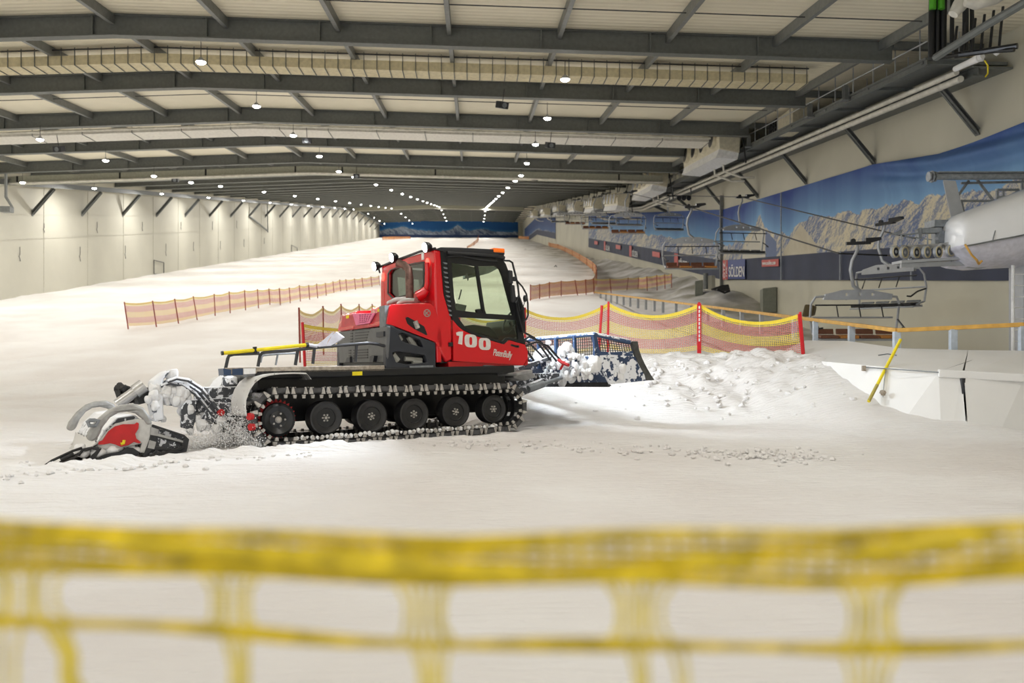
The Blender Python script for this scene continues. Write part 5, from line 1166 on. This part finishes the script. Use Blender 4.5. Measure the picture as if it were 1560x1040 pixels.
def mk_cab(W_, sg):
    m_ = MB(); m_.prism(W_([(662.5, 380), (671.5, 380.5), (674, 415), (677, 450), (683, 470), (688.5, 484), (689, 548), (680, 552), (669, 532), (663.7, 518), (667, 495), (663.5, 470), (662.5, 430)], 0), (0, sg * .14, 0)); c = part(m_, 'cab_pillar', M['red'], bevel=.03, smooth=True)
    m_ = MB(); m_.prism(W_([(671, 382), (682, 385), (689, 470), (689, 485), (683, 470), (677, 450), (674, 415)], .01), (0, sg * .08, 0)); part(m_, 'louvre_strip', M['black'], c)
    m_ = MB()
    for k in range(12): y = 399 + 7.2 * k; x = 675.5 + .0028 * k * k * 12 + .45 * k; m_.prism(W_([(x - 1, y), (x + 5.5, y + 1.5), (x + 5.5, y + 3.6), (x + 1, y + 3)], -.008), (0, sg * .02, 0))
    part(m_, 'louvre_slat', M['galv_d'], c)
    # door: black glazed frame above, red panel below
    m_ = MB(); outer = W_([(680, 386), (757, 392), (765, 395), (770, 402), (776, 418), (787, 462), (800, 524), (774, 517), (768, 523.5), (740, 515.5), (722, 510), (705, 502), (697, 495), (688.5, 486)], -.012)
    h = [W_([(687, 400), (724, 405.5), (735, 477), (693, 472)], -.012), W_([(728, 405.5), (754, 405), (761, 410), (765, 420), (781, 480), (739, 477.5)], -.012), W_([(697, 483), (786, 487.5), (789, 517), (776, 513.5), (770, 514.5), (765, 520), (740, 512), (722, 506), (708, 498)], -.012)]
    m_.prism(outer, (0, sg * .05, 0), holes=h); d_ = part(m_, 'door', M['black'], bevel=.006)
    d_['label'] = 'glazed cab door with black frame'
    for hh, nm in zip(h, ('window_pane',) * 3): m_ = MB(); m_.prism([p + Vector((0, sg * .02, 0)) for p in hh], (0, sg * .008, 0)); part(m_, nm, M['glass'], d_)
    m_ = MB(); m_.prism(W_([(689.5, 487.5), (697, 496.5), (705, 503.2), (722, 511.2), (740, 516.7), (767, 524.5), (775, 518), (799, 525), (803.2, 535), (803.4, 545), (797, 556), (690.5, 549.5)], -.012), (0, sg * .06, 0)); rp = part(m_, 'door_panel', M['red'], d_, bevel=.008)
    m_ = MB(); m_.prism(W_([(800.5, 526), (804, 535), (804.2, 555.5), (799, 556.2), (804, 546)], 0), (0, sg * .1, 0)); part(m_, 'front_corner', M['redm'])
    m_ = MB(); q = W_([(778, 524), (786, 526), (790, 526.5), (790, 529.5), (785, 529), (777, 526.5)], -.02); m_.prism(q, (0, sg * .02, 0)); q2 = W_([(788, 527.5)], -.035)[0]; m_.lathe(q2, (0, sg, 0), [(0, .018), (.02, .018)], 10); part(m_, 'door_handle', M['black'], d_)
    m_ = MB(); m_.prism(W_([(683, 521.5), (688.5, 521), (688.5, 527.5), (683, 527.5)], -.03), (0, sg * .03, 0)); m_.prism(W_([(726, 471), (733, 473), (735, 478), (727, 478)], -.02), (0, sg * .02, 0)); part(m_, 'hinge', M['black'], d_)
both(mk_cab)
XT = (1, 0, -.20)
def gtext(s, size, px, py, **k):
    o = Ht(px, py, TC - .012); return text_mesh(s, size, (o.x, TC - .016, o.z), k.pop('X', (1, 0, -.19)), k.pop('Y', (-.02, 0, 1)), 'lettering', M['letter'], G, **k)
M['letter'] = mat('pale_lettering', (.72, .68, .64), .5)
q0, q1 = Ht(699, 524.5, TC), Ht(746, 533.5, TC); dirx = (q1 - q0).normalized(); wid = (q1 - q0).length
def sup(cx, cy, rx, ry, n=20): return [(cx + rx * abs(math.cos(t)) ** .62 * (1 if math.cos(t) > 0 else -1), cy + ry * abs(math.sin(t)) ** .62 * (1 if math.sin(t) > 0 else -1) + (rx * math.cos(t)) * .12) for t in [2 * math.pi * (k + .5) / n for k in range(n)]]
for outl, hl_ in (([(694.9, 506.6), (698.6, 505.0), (705.4, 504.8), (704.2, 524.9), (698, 523.2), (700, 511.6), (695.8, 510.7)], []), (sup(717.3, 519, 9.4, 10), [sup(717.3, 519.3, 2.3, 6.2, 12)]), (sup(738.6, 523.8, 9.0, 9.2), [sup(738.4, 523.6, 2.3, 5.4, 12)])):
    m_ = MB(); m_.prism(pt(outl, TC - .018), (0, .006, 0), holes=[pt(h, TC - .018) for h in hl_]); part(m_, 'digit', M['letter'])
q0, q1 = Ht(751, 539, TC), Ht(793, 545.5, TC)
gtext('PistenBully', .155, 750.5, 541, X=(q1 - q0).normalized(), Y=(.25, 0, 1), bold=.006, sx=.60, sp=.92)
# roof and visor
rt = pt([(663, 380), (671, 376.6), (700, 377.2), (756, 380), (768, 382.5), (768, 388), (757, 388), (690, 383), (675, 383)], TC)
m_ = MB(); m_.prism([p - Vector((0, .02, 0)) for p in rt], (0, TW - 2 * TC + .04, 0)); ro = part(m_, 'cab_roof', M['dark'], bevel=.03)
m_ = MB(); m_.tube(pt([(681, 385), (720, 387), (757, 390), (768, 393)], TC - .03), .035, 8); m_.tube(pt([(681, 391), (700, 389), (730, 395), (757, 398)], TC - .03), .02, 8); m_.prism(pt([(753, 387), (768, 388), (768, 395), (755, 394)], TC - .03), (0, .1, 0)); part(m_, 'visor_bar', M['black'], ro, smooth=True)
m_ = MB(); q = Ht(748.5, 384.5, TC + .05); q2 = Ht(765.5, 385, TC + .05); m_.box((q.x, TC - .03, q.z - .005), (q2.x, TC + .16, q.z + .07)); part(m_, 'beacon', M['orange'], bevel=.015)
# windscreen
wl = pt([(765, 396), (771, 404), (777, 420), (788, 464), (800, 522)], TC)
for a, c in zip(wl, wl[1:]): pass
m_ = MB(); m_.sheet([[Vector((p.x + .02, TC + .05, p.z)) for p in wl], [Vector((p.x + .02, TW - TC - .05, p.z)) for p in wl]]); part(m_, 'windscreen', M['glass'], smooth=True)
m_ = MB(); lo_ = pt([(800, 522), (804, 535), (804, 555)], TC); m_.sheet([[Vector((p.x, TC + .03, p.z)) for p in lo_], [Vector((p.x, TW - TC - .03, p.z)) for p in lo_]]); m_.box((lo_[2].x - 1.5, TC + .05, 1.08), (lo_[2].x, TW - TC - .05, 1.16)); part(m_, 'cab_nose', M['red'])
# interior
m_ = MB(); fz = 1.14; m_.box((SR + .1, TC + .1, fz), (SR + 1.55, TW - TC - .1, fz + .06)); part(m_, 'cab_floor', M['black'])
for yy in (.95, 1.75):
    m_ = MB(); m_.box((SR + .25, yy - .25, 1.3), (SR + .75, yy + .25, 1.55)); m_.prism([(SR + .14, yy - .24, 1.5), (SR + .32, yy - .24, 1.5), (SR + .22, yy - .24, 2.25), (SR + .06, yy - .24, 2.25)], (0, .48, 0)); part(m_, 'driver_seat', M['dark'], bevel=.05)
m_ = MB(); q = Ht(715, 485, .6); m_.prism(pt([(700, 503), (704, 497), (722, 494), (745, 497), (757, 507), (762, 518), (740, 511)], .75), (0, 1.2, 0)); m_.prism(pt([(788, 520), (781, 497), (784, 485), (795, 520)], 1.0), (0, 1.0, 0)); m_.prism(pt([(733, 478), (731, 470), (738, 469), (742, 478)], .7), (0, .2, 0)); part(m_, 'dashboard', M['black'], bevel=.02)
m_ = MB(); c = Ht(777, 490, 1.0); m_.tube([c + Vector((.1 * math.cos(a), .2 * math.sin(a), .2 * math.cos(a))) for a in [2 * math.pi * k / 20 for k in range(20)]], .018, 8, closed=True); m_.tube([c, c + Vector((.2, 0, -.35))], .03, 8); part(m_, 'steering_wheel', M['black'], smooth=True)
m_ = MB(); m_.prism(pt([(694, 468), (696, 462), (711, 465), (708, 476), (696, 474)], .8), (0, .2, 0)); m_.tube(pt([(699, 456), (703, 441)], .8), .012, 6); m_.tube(pt([(711, 416), (713, 427), (714, 421), (720, 420)], .7), .012, 6); part(m_, 'control_box', M['galv_d'])
m_ = MB(); m_.prism(pt([(689, 401), (700, 402), (724, 407), (726, 414), (706, 420), (690, 422)], 1.4), (0, .6, 0)); m_.prism(pt([(728, 406), (757, 405), (758, 409), (745, 416), (730, 420)], 1.4), (0, .6, 0)); part(m_, 'cab_headlining', M['steel'])
# mirrors
m_ = MB(); m_.tube(pt([(767, 396.5), (776, 397), (780.5, 400), (783, 410), (786, 422)], .15), .017, 8); m_.tube(pt([(786, 422), (789, 436), (790.5, 450), (788, 457), (785, 461)], .15), .017, 8); m_.tube(pt([(787, 427), (796, 437), (802, 448), (804, 462), (804.5, 480), (802, 486), (798, 488)], .1), .015, 8)
m_.tube(pt([(790, 450), (797, 470), (799, 490)], .2), .02, 8); mi = part(m_, 'mirror_arm', M['black'], smooth=True)
m_ = MB(); q = Ht(800, 454.5, .1); m_.lathe(q, (1, -.3, 0), [(-.03, .03), (-.02, .055), (.01, .06), (.03, .03)], 14); part(m_, 'round_mirror', M['black'], mi, smooth=True)
m_ = MB(); m_.prism(pt([(775.5, 411), (781, 412), (782, 432), (776.5, 430)], .15), (0, .05, 0)); m_.prism(pt([(779, 434), (784, 434), (787, 460), (781, 460)], .15), (0, .05, 0)); m_.prism(pt([(783, 421), (788, 421), (788, 428), (783, 428)], .13), (0, .05, 0)); part(m_, 'rear_mirror', M['dark'], mi, bevel=.01)
m_ = MB(); m_.tube(pt([(790, 452), (795, 462), (800, 458), (796, 470), (799, 478), (794, 470)], .2), .008, 5); m_.tube(pt([(789, 458), (792, 474), (797, 466), (800, 472)], .2), .008, 5); part(m_, 'cable_loop', M['black'], mi)
m_ = MB(); m_.prism(pt([(784, 452), (792, 452), (800, 478), (801, 506), (796, 506), (790, 480)], .25), (0, .12, 0)); part(m_, 'hinge_cover', M['black'], bevel=.01)
# light bar and work lamps
SL = SR + .02
m_ = MB(); m_.tube([Hs(572, 409, SL), Hs(585, 404, SL), Hs(600, 397.5, SL), Hs(640, 383, SL), Hs(663, 378.5, SL)], .022, 8); lb = part(m_, 'light_bar', M['black'], smooth=True)
for px, py in ((568.5, 405.5), (595, 392), (645.5, 376.5)):
    c = Hs(px, py, SL - .12); m_ = MB(); m_.lathe(c + Vector((.13, -.01, .02)), (-1, 0, -.2), [(0, .04), (.04, .075), (.11, .09), (.12, .085)], 16); m_.tube([c + Vector((.1, 0, 0)), c + Vector((.13, 0, -.12))], .015, 6)
    wl_ = part(m_, 'work_lamp', M['black'], lb, smooth=True); m_ = MB(); m_.lathe(c + Vector((.012, -.01, -.004)), (-1, 0, -.2), [(0, .078), (.008, .07)], 16); part(m_, 'lamp_glass', M['work'], lb)
def spot(name, c, d, e, ang, blend=.6, colr=(.82, .9, 1), r=.06):
    ld = bpy.data.lights.new(name, 'SPOT'); ld.energy = e; ld.spot_size = R(ang); ld.spot_blend = blend; ld.color = colr; ld.shadow_soft_size = r
    o = bpy.data.objects.new(name, ld); col.objects.link(o); o.parent = G; o.location = c; o.rotation_euler = Vector(d).to_track_quat('-Z', 'Y').to_euler(); return o
spot('lamp_light', Hs(595, 392, SL - .30), (-1, -.05, -.55), 430, 100, r=.12)
spot('lamp_light', Hs(645.5, 376.5, SL - .30), (-1, -.15, -.50), 430, 100, r=.12)
# headlamps on the front edge of the roof
for yy in (.7, 2.1):
    q = Vector((Ht(768, 386, TC).x + .08, yy, Ht(768, 386, TC).z - .02)); m_ = MB(); m_.lathe(q + Vector((-.1, 0, 0)), (1, 0, -.15), [(0, .04), (.08, .08), (.1, .075)], 14); hl = part(m_, 'head_lamp', M['black'], smooth=True)
    m_ = MB(); m_.lathe(q, (1, 0, -.15), [(.0, .07), (.006, .065)], 14); part(m_, 'lamp_glass', M['work'], hl); spot('lamp_light', q + Vector((.06, 0, 0)), (1, -.12, -.30), 620, 120, r=.35)
# --- plough blade
SB = 5.6; TN = -.24
tl = Hs(907, 509, SB); bl = Hs(905, 586, SB); zt, zb_ = tl.z, bl.z; H_ = zt - zb_
NE, FE = tl.y, TW - tl.y
def arc(s_, y, f):             # blade section: concave towards the front
    return Vector((s_ + .30 * (1 - f) ** 2 - .04, y, zb_ + H_ * f))
m_ = MB(); rows = [[arc(SB, NE + (FE - NE) * k / 12, f) for f in np.linspace(0, .56, 8)] for k in range(13)]
m_.sheet(rows); m_.sheet([[p + Vector((.03, 0, 0)) for p in r] for r in rows]); m_.sheet([[r[-1] for r in rows], [r[-1] + Vector((.03, 0, 0)) for r in rows]])
bl_ = part(m_, 'plough_blade', M['bsnow'], smooth=True); bl_['label'] = 'navy front plough blade caked with white snow'
def mesh_screen(m_, A, B, C, D, nu_, nv_, r=.009):   # A-B bottom, D-C top
    for k in range(nu_ + 1): t = k / nu_; m_.bar(A.lerp(B, t), D.lerp(C, t), r, r)
    for k in range(nv_ + 1): t = k / nv_; m_.bar(A.lerp(D, t), B.lerp(C, t), r, r, (1, 0, 0))
A, B = Vector((SB, NE, zb_ + H_ * .55)), Vector((SB, FE, zb_ + H_ * .55)); C, D = Vector((SB, FE, zt - .02)), Vector((SB, NE, zt - .02))
m_ = MB(); mesh_screen(m_, A, B, C, D, 56, 7); part(m_, 'mesh_screen', M['black'], bl_)
m_ = MB(); m_.tube([Vector((SB, NE, zt)), Vector((SB, FE, zt))], .04, 8); m_.tube([A, B], .03, 8)
for k in range(7): y = NE + (FE - NE) * k / 6; m_.bar(Vector((SB - .02, y, zb_ + H_ * .35)), Vector((SB - .02, y, zt)), .05, .05)
part(m_, 'blade_frame', M['bsnow2'], bl_)
# wings, swung forward
for sg, ye in ((1, NE), (-1, FE)):
    if sg == 1: w1 = Ht(960, 521, NE - .12); wb = Ht(973.5, 571, NE - .12)
    s1, yy1, z1, zb1 = w1.x, ye - sg * .12, w1.z, Ht(961, 580, NE - .12).z
    def wp(u, f, ex=0): a = arc(SB, ye, f); b_ = Vector((s1 + .36 * max(0, 1 - f) ** 1.6, yy1, zb1 + (z1 - zb1) * f)); return a.lerp(b_, u) + Vector((ex, 0, 0))
    m_ = MB(); rows = [[wp(u, f) for f in np.linspace(0, .62, 8)] for u in np.linspace(0, 1, 6)]; m_.sheet(rows); m_.sheet([[p + Vector((.0, sg * -.03, 0)) for p in r] for r in rows]); wg = part(m_, 'blade_wing', M['bsnow'], smooth=True)
    m_ = MB(); mesh_screen(m_, wp(0, .62), wp(1, .74), wp(1, .98), wp(0, .98), 15, 6); part(m_, 'mesh_screen', M['black'], wg)
    m_ = MB(); m_.tube([wp(0, 1), wp(1, 1)], .04, 8); m_.bar(wp(0, .60), wp(1, .74), .06, .04); m_.bar(wp(0, .3), wp(0, 1), .07, .07); m_.bar(wp(1, .66, -.02), wp(0, .64, -.02), .03, .05); part(m_, 'wing_frame', M['bsnow2'], wg)
    m_ = MB(); edge = [wp(1, f) for f in (1.02, .8, .6, .45, .3, .15, 0)]; bk = [p + Vector((-.12 * 1, 0, 0)) for p in edge]; m_.prism([p + Vector((.12, 0, 0)) for p in edge] + [wp(1, 0, .35) * 1] + [wp(1, 0, -.05)] + edge[::-1][1:], (0, -sg * .06, 0)); part(m_, 'end_plate', mat('worn_black_edge', (.07, .07, .066), .6, 0, .3, 14), wg)
    m_ = MB(); q = [wp(.35, .33), wp(.9, .36), wp(.93, .6), wp(.45, .62)]; m_.prism([p + Vector((-.02, -sg * .0, 0)) for p in q], (-.02, 0, 0)); part(m_, 'rubber_flap', M['navyp'], wg, bevel=.01)
m_ = MB(); m_.sheet([[arc(SB, y, f) + Vector((.02 if f else .06, 0, -.03 if not f else 0)) for f in (0, .14)] for y in np.linspace(NE, FE, 10)]); m_.bar(arc(SB, NE, 0), arc(SB, FE, 0), .05, .09); part(m_, 'cutting_edge', M['rubber'], bl_)
# push frame, cylinders and hoses
m_ = MB()
for y in (.75, 2.1): m_.bar((4.0, y, .42), (5.45, y, zb_ + .12), .13, .15); m_.bar((4.3, y + .15, .9), (5.5, y + .15, zb_ + .5), .07, .07)
m_.bar((5.3, .5, zb_ + .12), (5.3, 2.35, zb_ + .12), .2, .2); m_.prism([(4.4, .9, .5), (5.2, 1.1, .8), (5.2, 1.1, 1.15), (4.4, .9, .95)], (0, 1.0, 0)); part(m_, 'push_frame', M['tsnow'], bevel=.01)
m_ = MB(); m_.tube([Ht(805, 592, .25), Ht(828, 584, .25)], .06, 10); m_.tube([Ht(826, 585, .25), Ht(856, 575, .25)], .035, 10); part(m_, 'lift_cylinder', M['galv_d'], smooth=True)
m_ = MB(); random.seed(5)
for k in range(9):
    a = Vector((4.35 + .05 * k, .5 + .2 * k, 1.0 + .03 * (k % 3))); b_ = Vector((5.45, .4 + .22 * k, zb_ + .35 + .05 * (k % 4))); mid = (a + b_) / 2 + Vector((0, random.uniform(-.15, .15), .45 + .06 * (k % 3)))
    m_.tube([a, a.lerp(mid, .6) + Vector((0, 0, .12)), mid, b_.lerp(mid, .6) + Vector((0, 0, .1)), b_], .02, 7)
part(m_, 'hydraulic_hose', M['black'], smooth=True)
m_ = MB()
for k in range(16): m_.lump(Hs(random.gauss(868, 20), random.gauss(552, 11), SB - .0), random.uniform(.10, .17), amp=.4)
for k in range(110):
    g = random.random()
    if g < .6: px, py = random.gauss(866, 24), random.gauss(553, 16)
    elif g < .8: px, py = random.uniform(826, 900), random.uniform(562, 579)
    else: px, py = random.uniform(900, 952), random.uniform(552, 578)
    if py < 519 or py > 580 or px < 822 or px > 900 and py < 550: continue
    m_.lump(Hs(px, py, SB - .08 - random.random() * .1 if px < 903 else SB + .35), random.uniform(.03, .085), amp=.5)
part(m_, 'snow_lump', M['snowlump'], sub=1, smooth=True)
m_ = MB(); m_.tube([Hs(851, 548, 5.15), Hs(858, 553, 5.15), Hs(866, 556, 5.15)], .03, 6); m_.tube([Hs(854, 562, 5.15), Hs(860, 551, 5.15)], .02, 6); part(m_, 'red_hose_end', M['redm'])
m_ = MB(); m_.bar((4.2, .38, .93), (4.6, .5, .98), .5, .05); m_.prism(pt([(780, 562), (810, 566), (818, 574), (800, 580), (783, 576)], .5), (0, 1.6, 0)); m_.lathe(Ht(783, 564, .35), (0, 1, 0), [(0, .035), (.05, .035), (.05, .02)], 12); part(m_, 'front_crossmember', M['tgrey'], bevel=.01)
# --- tiller at the back
T0 = -.12
def Tt(l, t=T0): return pt(l, t)
TLN = 2.95
hoop = [(132, 669), (137, 655), (151, 637), (168, 623), (186, 616.5), (206, 615), (219, 621), (228, 633), (233, 646), (224, 648), (218, 638), (208, 630), (194, 627), (180, 629), (168, 636), (157, 650), (149, 668), (141, 673)]
m_ = MB(); m_.prism(Tt(hoop), (0, .16, 0)); tl_ = part(m_, 'tiller', M['tgrey'], bevel=.03, smooth=True); tl_['label'] = 'grey rear snow tiller with curved end hoop'
m_ = MB(); m_.prism([Vector((p.x, p.y + TLN - .1, p.z)) for p in Tt(hoop)], (0, .16, 0)); part(m_, 'tiller_hoop', M['tgrey'], tl_, bevel=.03)
m_ = MB(); m_.tube(Tt([(144, 640), (150, 640.5), (146, 648), (136, 648), (133.5, 642), (137, 640)], T0 - .02), .025, 8, closed=True); part(m_, 'tow_eye', M['galv_d'], tl_)
m_ = MB(); m_.prism(Tt([(165, 655), (176, 645), (196, 640), (212, 637.5), (231.5, 641.5), (231, 662), (220, 690), (212, 689), (216, 675), (196, 680), (160, 684), (148, 680), (150, 672)], T0 + .02), (0, .06, 0)); part(m_, 'side_plate', mat('pale_grey_cast_plate', (.55, .55, .53), .5, 0, .15, 10), tl_, bevel=.01)
m_ = MB(); m_.prism(Tt([(149.5, 677), (151, 672), (156, 671), (165, 657), (175, 649.5), (188, 646), (205, 646), (209, 643), (212, 645), (211, 653), (206, 661), (208, 668), (215, 673.5), (212, 675.5), (204, 673), (196, 678), (184, 680.5), (176, 677), (168, 675), (158, 677)], T0 - .01), (0, .035, 0)); rp = part(m_, 'gear_cover', M['redm'], tl_, bevel=.008); rp['label'] = 'bright red cover plate'
m_ = MB(); m_.tube(Tt([(184, 676), (188, 675), (189, 670)], T0 - .03), .02, 6); part(m_, 'yellow_clip', M['yellow'], tl_)
# roller box
bx = Tt([(232.5, 646), (281, 662), (288.5, 669), (286, 682), (284.5, 688), (220.5, 701), (217, 699), (227, 672)], T0 + .0)
m_ = MB(); m_.prism(bx, (0, .05, 0), holes=[Tt([(243, 653), (281, 666), (277, 672), (240, 661)]), Tt([(238, 666), (277, 676), (274, 685), (236, 679)]), Tt([(226, 692), (233, 685), (268, 688), (250, 693)])]); rb = part(m_, 'roller_box', M['black'], tl_, bevel=.008)
m_ = MB(); q = Tt([(239, 652), (283, 666), (284, 686), (226, 697), (232, 670)], T0 + .06); m_.prism(q, (0, TLN - .3, 0)); part(m_, 'tiller_casing', M['tsnow'], rb)
m_ = MB(); m_.prism(Tt([(230, 650), (242, 654), (240, 664), (229, 662)], T0 - .02), (0, .03, 0)); m_.prism(Tt([(228, 670), (238, 673), (235, 684), (225, 682)], T0 - .02), (0, .03, 0)); m_.prism(Tt([(241, 660), (279, 671), (279, 674), (240, 664)], T0 - .02), (0, .03, 0)); part(m_, 'worn_plate', M['tgrey'], rb)
m_ = MB()
for a_, c_ in (((222, 699), (281, 681)), ((228, 694), (270, 687))): m_.tube(Tt([a_, c_], T0 - .02), .02, 6)
for k in range(8): m_.tube(Tt([(228 + 6 * k, 700 - 1.7 * k), (236 + 6 * k, 688 - .3 * k)], T0 - .01), .012, 5)
part(m_, 'guard_bar', M['black'], rb)
# main cover and comb mat
m_ = MB(); cov = Tt([(150, 676), (160, 655), (180, 636), (206, 632), (228, 650), (226, 672), (190, 684)], T0 + .1); m_.prism(cov, (0, TLN - .25, 0)); part(m_, 'tiller_drum_cover', M['tsnow'], tl_, bevel=.02)
mat_o = Tt([(57, 716.5), (60, 713), (100, 690), (125, 682), (152, 678), (186, 682), (212, 690), (212, 694), (178, 703), (150, 710), (98, 717.5), (60, 718.5)])
rows = []; backp = Tt([(57, 717), (212, 692)]); gback = Tt([(57, 717)])[0]
m_ = MB(); n = 22; rows = []
tipz = Tt([(57, 717)])[0]; rootp = Tt([(150, 678)])[0]; low = Tt([(212, 691)])[0]
for j in range(n + 1):
    y = T0 + TLN * j / n; ext = max(.12, 1 - 1.1 * (j / n) ** .7); w_ = .06 * math.sin(j * 1.9)
    rows.append([Vector((rootp.x + (tipz.x - rootp.x) * f * ext + (w_ if f > .6 else 0), y, rootp.z + (tipz.z - rootp.z) * (f ** .7) + .02 * math.sin(j * 2.3 + f * 5) + .03)) for f in (0, .12, .3, .5, .7, .85, 1)])
m_.sheet(rows); m_.sheet([[p - Vector((0, 0, .025)) for p in r] for r in rows]); cm = part(m_, 'comb_mat', M['fsnow'], tl_, smooth=True)
m_ = MB(); m_.tube(Tt([(57, 717), (80, 701), (110, 687), (125, 682)], T0 - .0), .018, 6); m_.prism(Tt([(57, 716.5), (66, 715), (100, 711), (135, 703), (160, 692), (170, 690), (186, 688), (194, 681), (203, 682), (212, 688), (212, 693), (178, 703), (150, 709), (98, 717), (62, 719)], T0 - .02), (0, .05, 0)); part(m_, 'mat_edge', M['black'], cm)
m_ = MB(); m_.prism(Tt([(134, 700), (150, 683), (155, 683), (146, 697), (140, 702)], T0 - .04), (0, .05, 0)); m_.tube(Tt([(119, 694), (126, 685), (140, 682), (150, 684)], T0 - .02), .02, 6); m_.tube(Tt([(92, 700), (112, 690)], T0 - .02), .02, 6); part(m_, 'rubber_finger', M['rubber'], cm)
m_ = MB()
for k in range(14): a = Tt([(random.uniform(110, 210), random.uniform(680, 692))], T0 + .1)[0]; m_.lump(a, random.uniform(.04, .1), sq=.6)
for (px, py, r_) in ((150, 690, .13), (172, 684, .12), (128, 690, .1), (205, 686, .1), (168, 692, .08)): m_.lump(Tt([(px, py)], T0 + .08)[0], r_, sq=.6)
part(m_, 'snow_lump', M['snowlump'], tl_, sub=2, smooth=True)
# hitch: cylinder, snowy tower plates, arms, hoses
TM = 1.0
m_ = MB(); m_.tube([Ht(178, 616, TM), Ht(205, 597, TM)], .075, 12); m_.tube([Ht(205, 597, TM), Ht(219, 587, TM)], .1, 12); part(m_, 'tilt_cylinder', M['alu'], tl_, smooth=True)
m_ = MB()
random.seed(11)
for k in range(16): m_.tube([Ht(random.uniform(176, 198), random.uniform(585, 612), TM + .5), Ht(random.uniform(180, 215), random.uniform(590, 612), TM + .3)], random.uniform(.02, .05), 6)
m_.prism(pt([(205, 596), (226, 590), (228, 612), (212, 616)], TM), (0, .5, 0)); part(m_, 'hose_bundle', M['rubber'], tl_)
m_ = MB(); m_.prism(pt([(232, 580), (250, 566), (262, 563), (248, 580), (250, 640), (236, 643), (229, 612)], TM - .2), (0, .35, 0)); m_.prism(pt([(248, 590), (266, 578), (282, 584), (286, 606), (272, 619), (256, 617), (250, 610)], TM), (0, .7, 0)); part(m_, 'hitch_tower', snowy('white_snow_caked_steel', (.12, .13, .15), .30, 6), bevel=.04)
m_ = MB(); m_.prism(pt([(276, 622), (284, 609), (300, 609), (298, 640), (293, 655), (276, 651)], .8), (0, .08, 0)); m_.prism(pt([(305, 640), (322, 612), (356, 614), (352, 640), (340, 645)], .8), (0, .9, 0)); m_.bar(Ht(296, 618, 1.0), Ht(372, 612, 1.0), .3, .18); m_.box((-.5, .9, .55), (.3, 2.0, .85)); part(m_, 'hitch_arm', M['tsnow'], bevel=.01)
m_ = MB(); m_.lathe(Ht(337, 628, .72), (0, 1, 0), [(0, .05), (.06, .05)], 12); m_.lathe(Ht(384, 634, .02), (-1, -.5, 0), [(0, .05), (.06, .05)], 12); m_.lathe(Ht(386, 650, .02), (-1, -.5, 0), [(0, .05), (.06, .05)], 12); part(m_, 'red_reflector', M['redm'])
m_ = MB()
for k, (dx, dy) in enumerate(((0, 0), (4, 3), (-3, 5), (7, -2))): m_.tube(pt([(248 + dx, 583 + dy), (262 + dx, 578 + dy), (280 + dx, 581 + dy), (300 + dx, 594 + dy), (315 + dx, 612 + dy), (328 + dx, 628 + dy)], .9 - .05 * k), .028, 8)
part(m_, 'hydraulic_hose', M['tsnow'], smooth=True)
m_ = MB()
for k in range(90):
    g = random.random()
    if g < .6: px, py = random.gauss(264, 13), random.gauss(597, 9)
    elif g < .8: px, py = random.gauss(242, 6), random.uniform(585, 640)
    else: px, py = random.uniform(285, 350), random.uniform(618, 655)
    m_.lump(Ht(px, py, .8 + .2 * random.random()), random.uniform(.04, .11), amp=.45)
part(m_, 'snow_lump', M['snowlump'], sub=1, smooth=True)
# flying snow between tiller and track
m_ = MB(); random.seed(21)
for k in range(5200):
    cx, cy, sx_, sy_ = random.choice(((300, 670, 18, 8), (330, 660, 16, 12), (352, 655, 12, 15), (368, 652, 8, 14), (378, 668, 9, 8), (392, 676, 8, 5)))
    c = Ht(random.gauss(cx, sx_), random.gauss(cy, sy_), random.uniform(-.1, .9)); r = random.uniform(.004, .011)
    if c.z < .02: c.z = random.uniform(.02, .2)
    m_.add([c + Vector(v) * r for v in ((1, 0, -.5), (-.5, .87, -.5), (-.5, -.87, -.5), (0, 0, 1))], [(0, 2, 1), (0, 1, 3), (1, 2, 3), (2, 0, 3)])
hz = m_.build('blown_snow', M['snowlump'], None, origin=(0, 0, 0)); hz.matrix_world = GM; tag(hz, 'loose spray of blown snow thrown up behind the groomer track', 'snow spray', kind='stuff')
# --- shovel strapped to the rail
A = lambda px, py, t=.34: GM @ Ht(px, py, t)
r_ = empty('shovel', A(470, 527), 'snow shovel with a bright yellow handle lying on the groomer deck rail', 'shovel')
m_ = MB(); m_.tube([A(338, 538), A(400, 532), A(468, 525)], .027, 10); m_.build('handle', M['yellow'], r_, smooth=True)
m_ = MB(); m_.tube([A(337, 538), A(340.5, 537.6)], .03, 8); m_.tube([A(466, 525.4), A(470, 525)], .035, 8); m_.tube([A(388, 528), A(389, 537)], .03, 8); m_.build('grip', M['black'], r_)
m_ = MB(); m_.tube([A(470, 525), A(483, 527)], .025, 8)
m_.prism([A(482, 526), A(494, 517), A(506, 506.5), A(510, 505), A(501, 517), A(496, 528), A(488, 529)], e2 * .02); m_.prism([A(496, 528), A(506, 510), A(512, 505.5), A(523, 513.5), A(516, 519), A(504, 526.5)], e2 * .02 + e1 * .03); m_.build('scoop', M['lilac'], r_)
